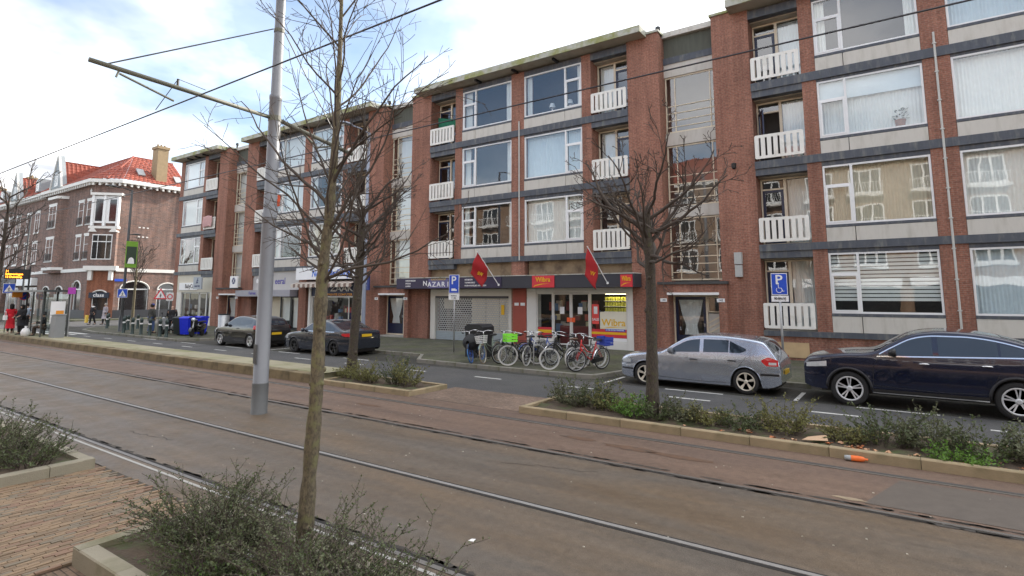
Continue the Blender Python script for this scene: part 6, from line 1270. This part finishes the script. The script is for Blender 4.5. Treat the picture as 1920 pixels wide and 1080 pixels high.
# ================================================================ PEOPLE
skinm = M('skin', (.42,.26,.19), .6, .05, 6)
def skin_mesh(name, V, E, mat, parent, sub=1):
    me = bpy.data.meshes.new(name); me.from_pydata([v[:3] for v in V], E, []); me.materials.append(mat)
    o = link(name, me, parent); k = o.modifiers.new('skin', 'SKIN'); k.use_smooth_shade = True
    if not me.skin_vertices: return o
    for i, v in enumerate(V):
        r = v[3]; me.skin_vertices[0].data[i].radius = r if hasattr(r, '__len__') else (r, r)
    me.skin_vertices[0].data[0].use_root = True
    s = o.modifiers.new('sub', 'SUBSURF'); s.levels = sub; s.render_levels = sub; return o
def person(label, loc, rz, h=1.7, sit=False, stride=.0, arms=((.1,0),(.1,0)), coat=None, coat_len=.5, trousers=None, hair=None, hair_long=False, hat=None, shoes=None, skirt=None, scarf=None):
    k = h/1.7; p = thing('person', label, 'person', loc, rz, None); hipz = .5 if sit else .88
    V = []; E = []
    def v(x, y, z, r, par=None):
        V.append((x*k, y*k, z*k, (r[0]*k, r[1]*k) if hasattr(r, '__len__') else r*k))
        if par is not None: E.append((par, len(V)-1))
        return len(V)-1
    dz = hipz-.88
    pel = v(0,0,.9+dz,.13); wa = v(0,.0,1.08+dz,.115,pel); ch = v(.01,0,1.28+dz,.135,wa); nk0 = v(0,0,1.42+dz,.075,ch); nk = v(.01,0,1.49+dz,.05,nk0); hd = v(.02,0,1.58+dz,.09,nk); hd2 = v(.02,0,1.66+dz,.08,hd)
    nose = v(.115,0,1.575+dz,.014,hd)
    legs = []; armsj = []
    for s, st in ((-1,stride),(1,-stride)):
        hp = v(0,s*.1,.86+dz,.095,pel)
        if sit: kn = v(.43,s*.11,.5,.065,hp); an = v(.42,s*.11,.1,.045,kn); to = v(.56,s*.12,.04,.035,an)
        else: kn = v(.03+st*.22,s*.1,.48,.065,hp); an = v(st*.5-.02,s*.1,.1,.045,kn); to = v(st*.5+.13,s*.12,.04,.035,an)
        legs.append((hp,kn,an,to))
        fw_, sw = arms[0 if s < 0 else 1]; sh0 = v(0,s*.19,1.38+dz,.062,ch); el = v(-.02+fw_*.1,s*(.25+sw*.1),1.1+dz,.045,sh0)
        wr = v(fw_*.32+.02,s*(.24+sw*.05-fw_*.05),.9+dz+fw_*.22,.03,el); pm = v(fw_*.42+.03,s*(.23-fw_*.06),.83+dz+fw_*.24,.032,wr)
        dx, dz_ = (.07*fw_+.01), -.07+.06*fw_
        for j in range(4): f1 = v(V[pm][0]/k+dx*.6,V[pm][1]/k+(j-1.5)*.02,V[pm][2]/k+dz_*.6,.009,pm); v(V[pm][0]/k+dx*1.1+.015,V[pm][1]/k+(j-1.5)*.02,V[pm][2]/k+dz_*(1.15 if j in (1,2) else .95),.008,f1)
        v(V[pm][0]/k+.04,V[pm][1]/k-s*.03,V[pm][2]/k-.015,.009,pm); armsj.append((sh0,el,wr))
    skin_mesh('body', V, E, skinm, p)
    def sub(idx, add, name, mat):
        m_ = {i: j for j, (i, _) in enumerate(idx)}; vv = []
        for i, a in idx: r = V[i][3]; vv.append((*V[i][:3], r+a*k))
        ee = [(m_[a], m_[b]) for a, b in E if a in m_ and b in m_]; return skin_mesh(name, vv, ee, mat, p)
    if trousers: sub([(pel,.012)]+[(j,.016) for l in legs for j in l[:3]], 0, 'trousers', trousers)
    if coat: sub([(ch,.03),(wa,.03),(pel,.03),(nk0,.02)]+[(j,.022) for a in armsj for j in a], 0, 'coat', coat)
    if coat and coat_len and not sit:
        z1 = (1.0)*k; z0 = (.92-coat_len)*k; c = MB(); c.lathe([(.17*k+.03,z0),(.15*k+.025,(z0+z1)/2),(.13*k+.02,z1),(.13*k,z1+.12)], (0,0,0), 14); o = c.build('coat_skirt', skirt or coat, p, True); o.scale = (1.0+abs(stride)*.8,1.15,1)
    if hair: o = MB().lathe([(0,.12),(.06,.11),(.1,.05),(.105,-.01),(.098,-.06 if not hair_long else -.16),(.08,-.08 if not hair_long else -.24)], (0,0,0), 12).build('hair', hair, p, True, (-.012*k,0,(1.63+dz)*k)); o.scale = (k,k,k)
    if hat: o = MB().lathe([(0,.1),(.07,.09),(.105,.03),(.108,-.02)], (0,0,0), 12).build('cap', hat, p, True, (.012*k,0,(1.66+dz)*k)); o.scale = (k,k,k)
    if scarf: MB().lathe([(.09,-.05),(.115,.0),(.09,.06)], n=12).build('scarf', scarf, p, True, (.01,0,(1.46+dz)*k))
    for l in legs:
        a = Vector(V[l[2]][:3]); t = Vector(V[l[3]][:3]); MB().tube([a+Vector((-.06,0,-.045)), Vector((a.x+.04,a.y,.05)), Vector((t.x+.06,t.y,.035))], [.04,.045,.03], 8).build('shoe', shoes or black, p, True)
    return p
clo = lambda n, c: M(n, c, .85, .12, 8)
blackc, redc, greyc, bluej, brownc, darkg, hairk, haird = clo('black_cloth', (.016,.016,.02)), clo('red_cloth', (.6,.015,.03)), clo('grey_wool', (.36,.33,.36)), clo('blue_denim', (.05,.09,.22)), clo('brown_cloth', (.07,.05,.04)), clo('dark_jacket', (.05,.05,.045)), clo('black_hair', (.015,.012,.012)), clo('grey_hair', (.35,.33,.31))
w = person('woman in a long red coat with a white bag on the platform', (-43.6,10.95,.26), R(170), 1.68, stride=.35, arms=((.5,0),(.2,0)), coat=redc, coat_len=.62, trousers=blackc, hair=hairk, hair_long=True, shoes=clo('pale_shoe', (.6,.45,.4)))
b = thing('handbag', 'white handbag carried by the woman in red', 'bag', (-43.35,10.62,1.05)); MB().prism([(-.2,-.06,0),(.2,-.06,0),(.17,-.06,.26),(-.17,-.06,.26)], (0,.12,0)).build('bag', s_white, b); MB().tube([(-.12,0,.26),(-.1,0,.5),(.1,0,.5),(.12,0,.26)], .012, 5).build('strap', s_white, b)
person('standing person in a black coat with long dark hair by the shelter', (-41.7,10.95,.26), R(-60), 1.66, coat=blackc, coat_len=.4, trousers=blackc, hair=hairk, hair_long=True, arms=((.7,0),(.9,0)))
person('seated person in dark clothes on the shelter bench', (-40.0,11.5,.24), R(-110), 1.66, sit=True, coat=blackc, trousers=brownc, hair=hairk, arms=((1.0,0),(1.0,0)))
person('person in a light blue top half hidden behind the shelter group', (-44.9,12.0,.26), R(-40), 1.7, coat=clo('light_blue_cloth', (.45,.55,.68)), coat_len=0, trousers=blackc, hair=hairk)
b = thing('carrier_bag', 'white carrier bag standing at the feet of the seated person', 'bag', (-39.95,10.72,.25)); MB().lathe([(.1,0),(.2,.06),(.22,.22),(.15,.4),(.05,.46),(.07,.55)], n=10).build('bag', s_white, b, True)
person('woman in a black jacket and white top holding a yellow bag', (-54.1,18.7,.13), R(-70), 1.66, stride=.3, coat=blackc, coat_len=0, trousers=blackc, hair=hairk, hair_long=True, scarf=s_white)
b = thing('shopping_bag', 'yellow shopping bag carried by the woman in black', 'bag', (-54.0,18.25,.3)); MB().box(-.16,.16,-.07,.07,0,.6).build('bag', M('yellow_bag', (.75,.5,.06), .6), b); MB().tube([(-.1,0,.6),(-.08,0,.75),(.08,0,.75),(.1,0,.6)], .01, 4).build('handle', black, b)
person('woman in a long pale grey coat walking beside the woman with the yellow bag', (-53.4,19.3,.13), R(-80), 1.68, stride=.2, coat=greyc, coat_len=.45, trousers=blackc, hair=haird)
person('man in a dark jacket, jeans and blue cap seen from behind', (-38.9,16.6,.13), R(100), 1.78, coat=darkg, coat_len=.18, trousers=bluej, hat=clo('blue_cap', (.05,.07,.3)), hair=hairk, stride=.15)
person('bald man in a black jacket facing the man in the cap', (-37.6,17.2,.13), R(160), 1.74, coat=blackc, coat_len=.12, trousers=blackc, arms=((.5,0),(.6,0)))
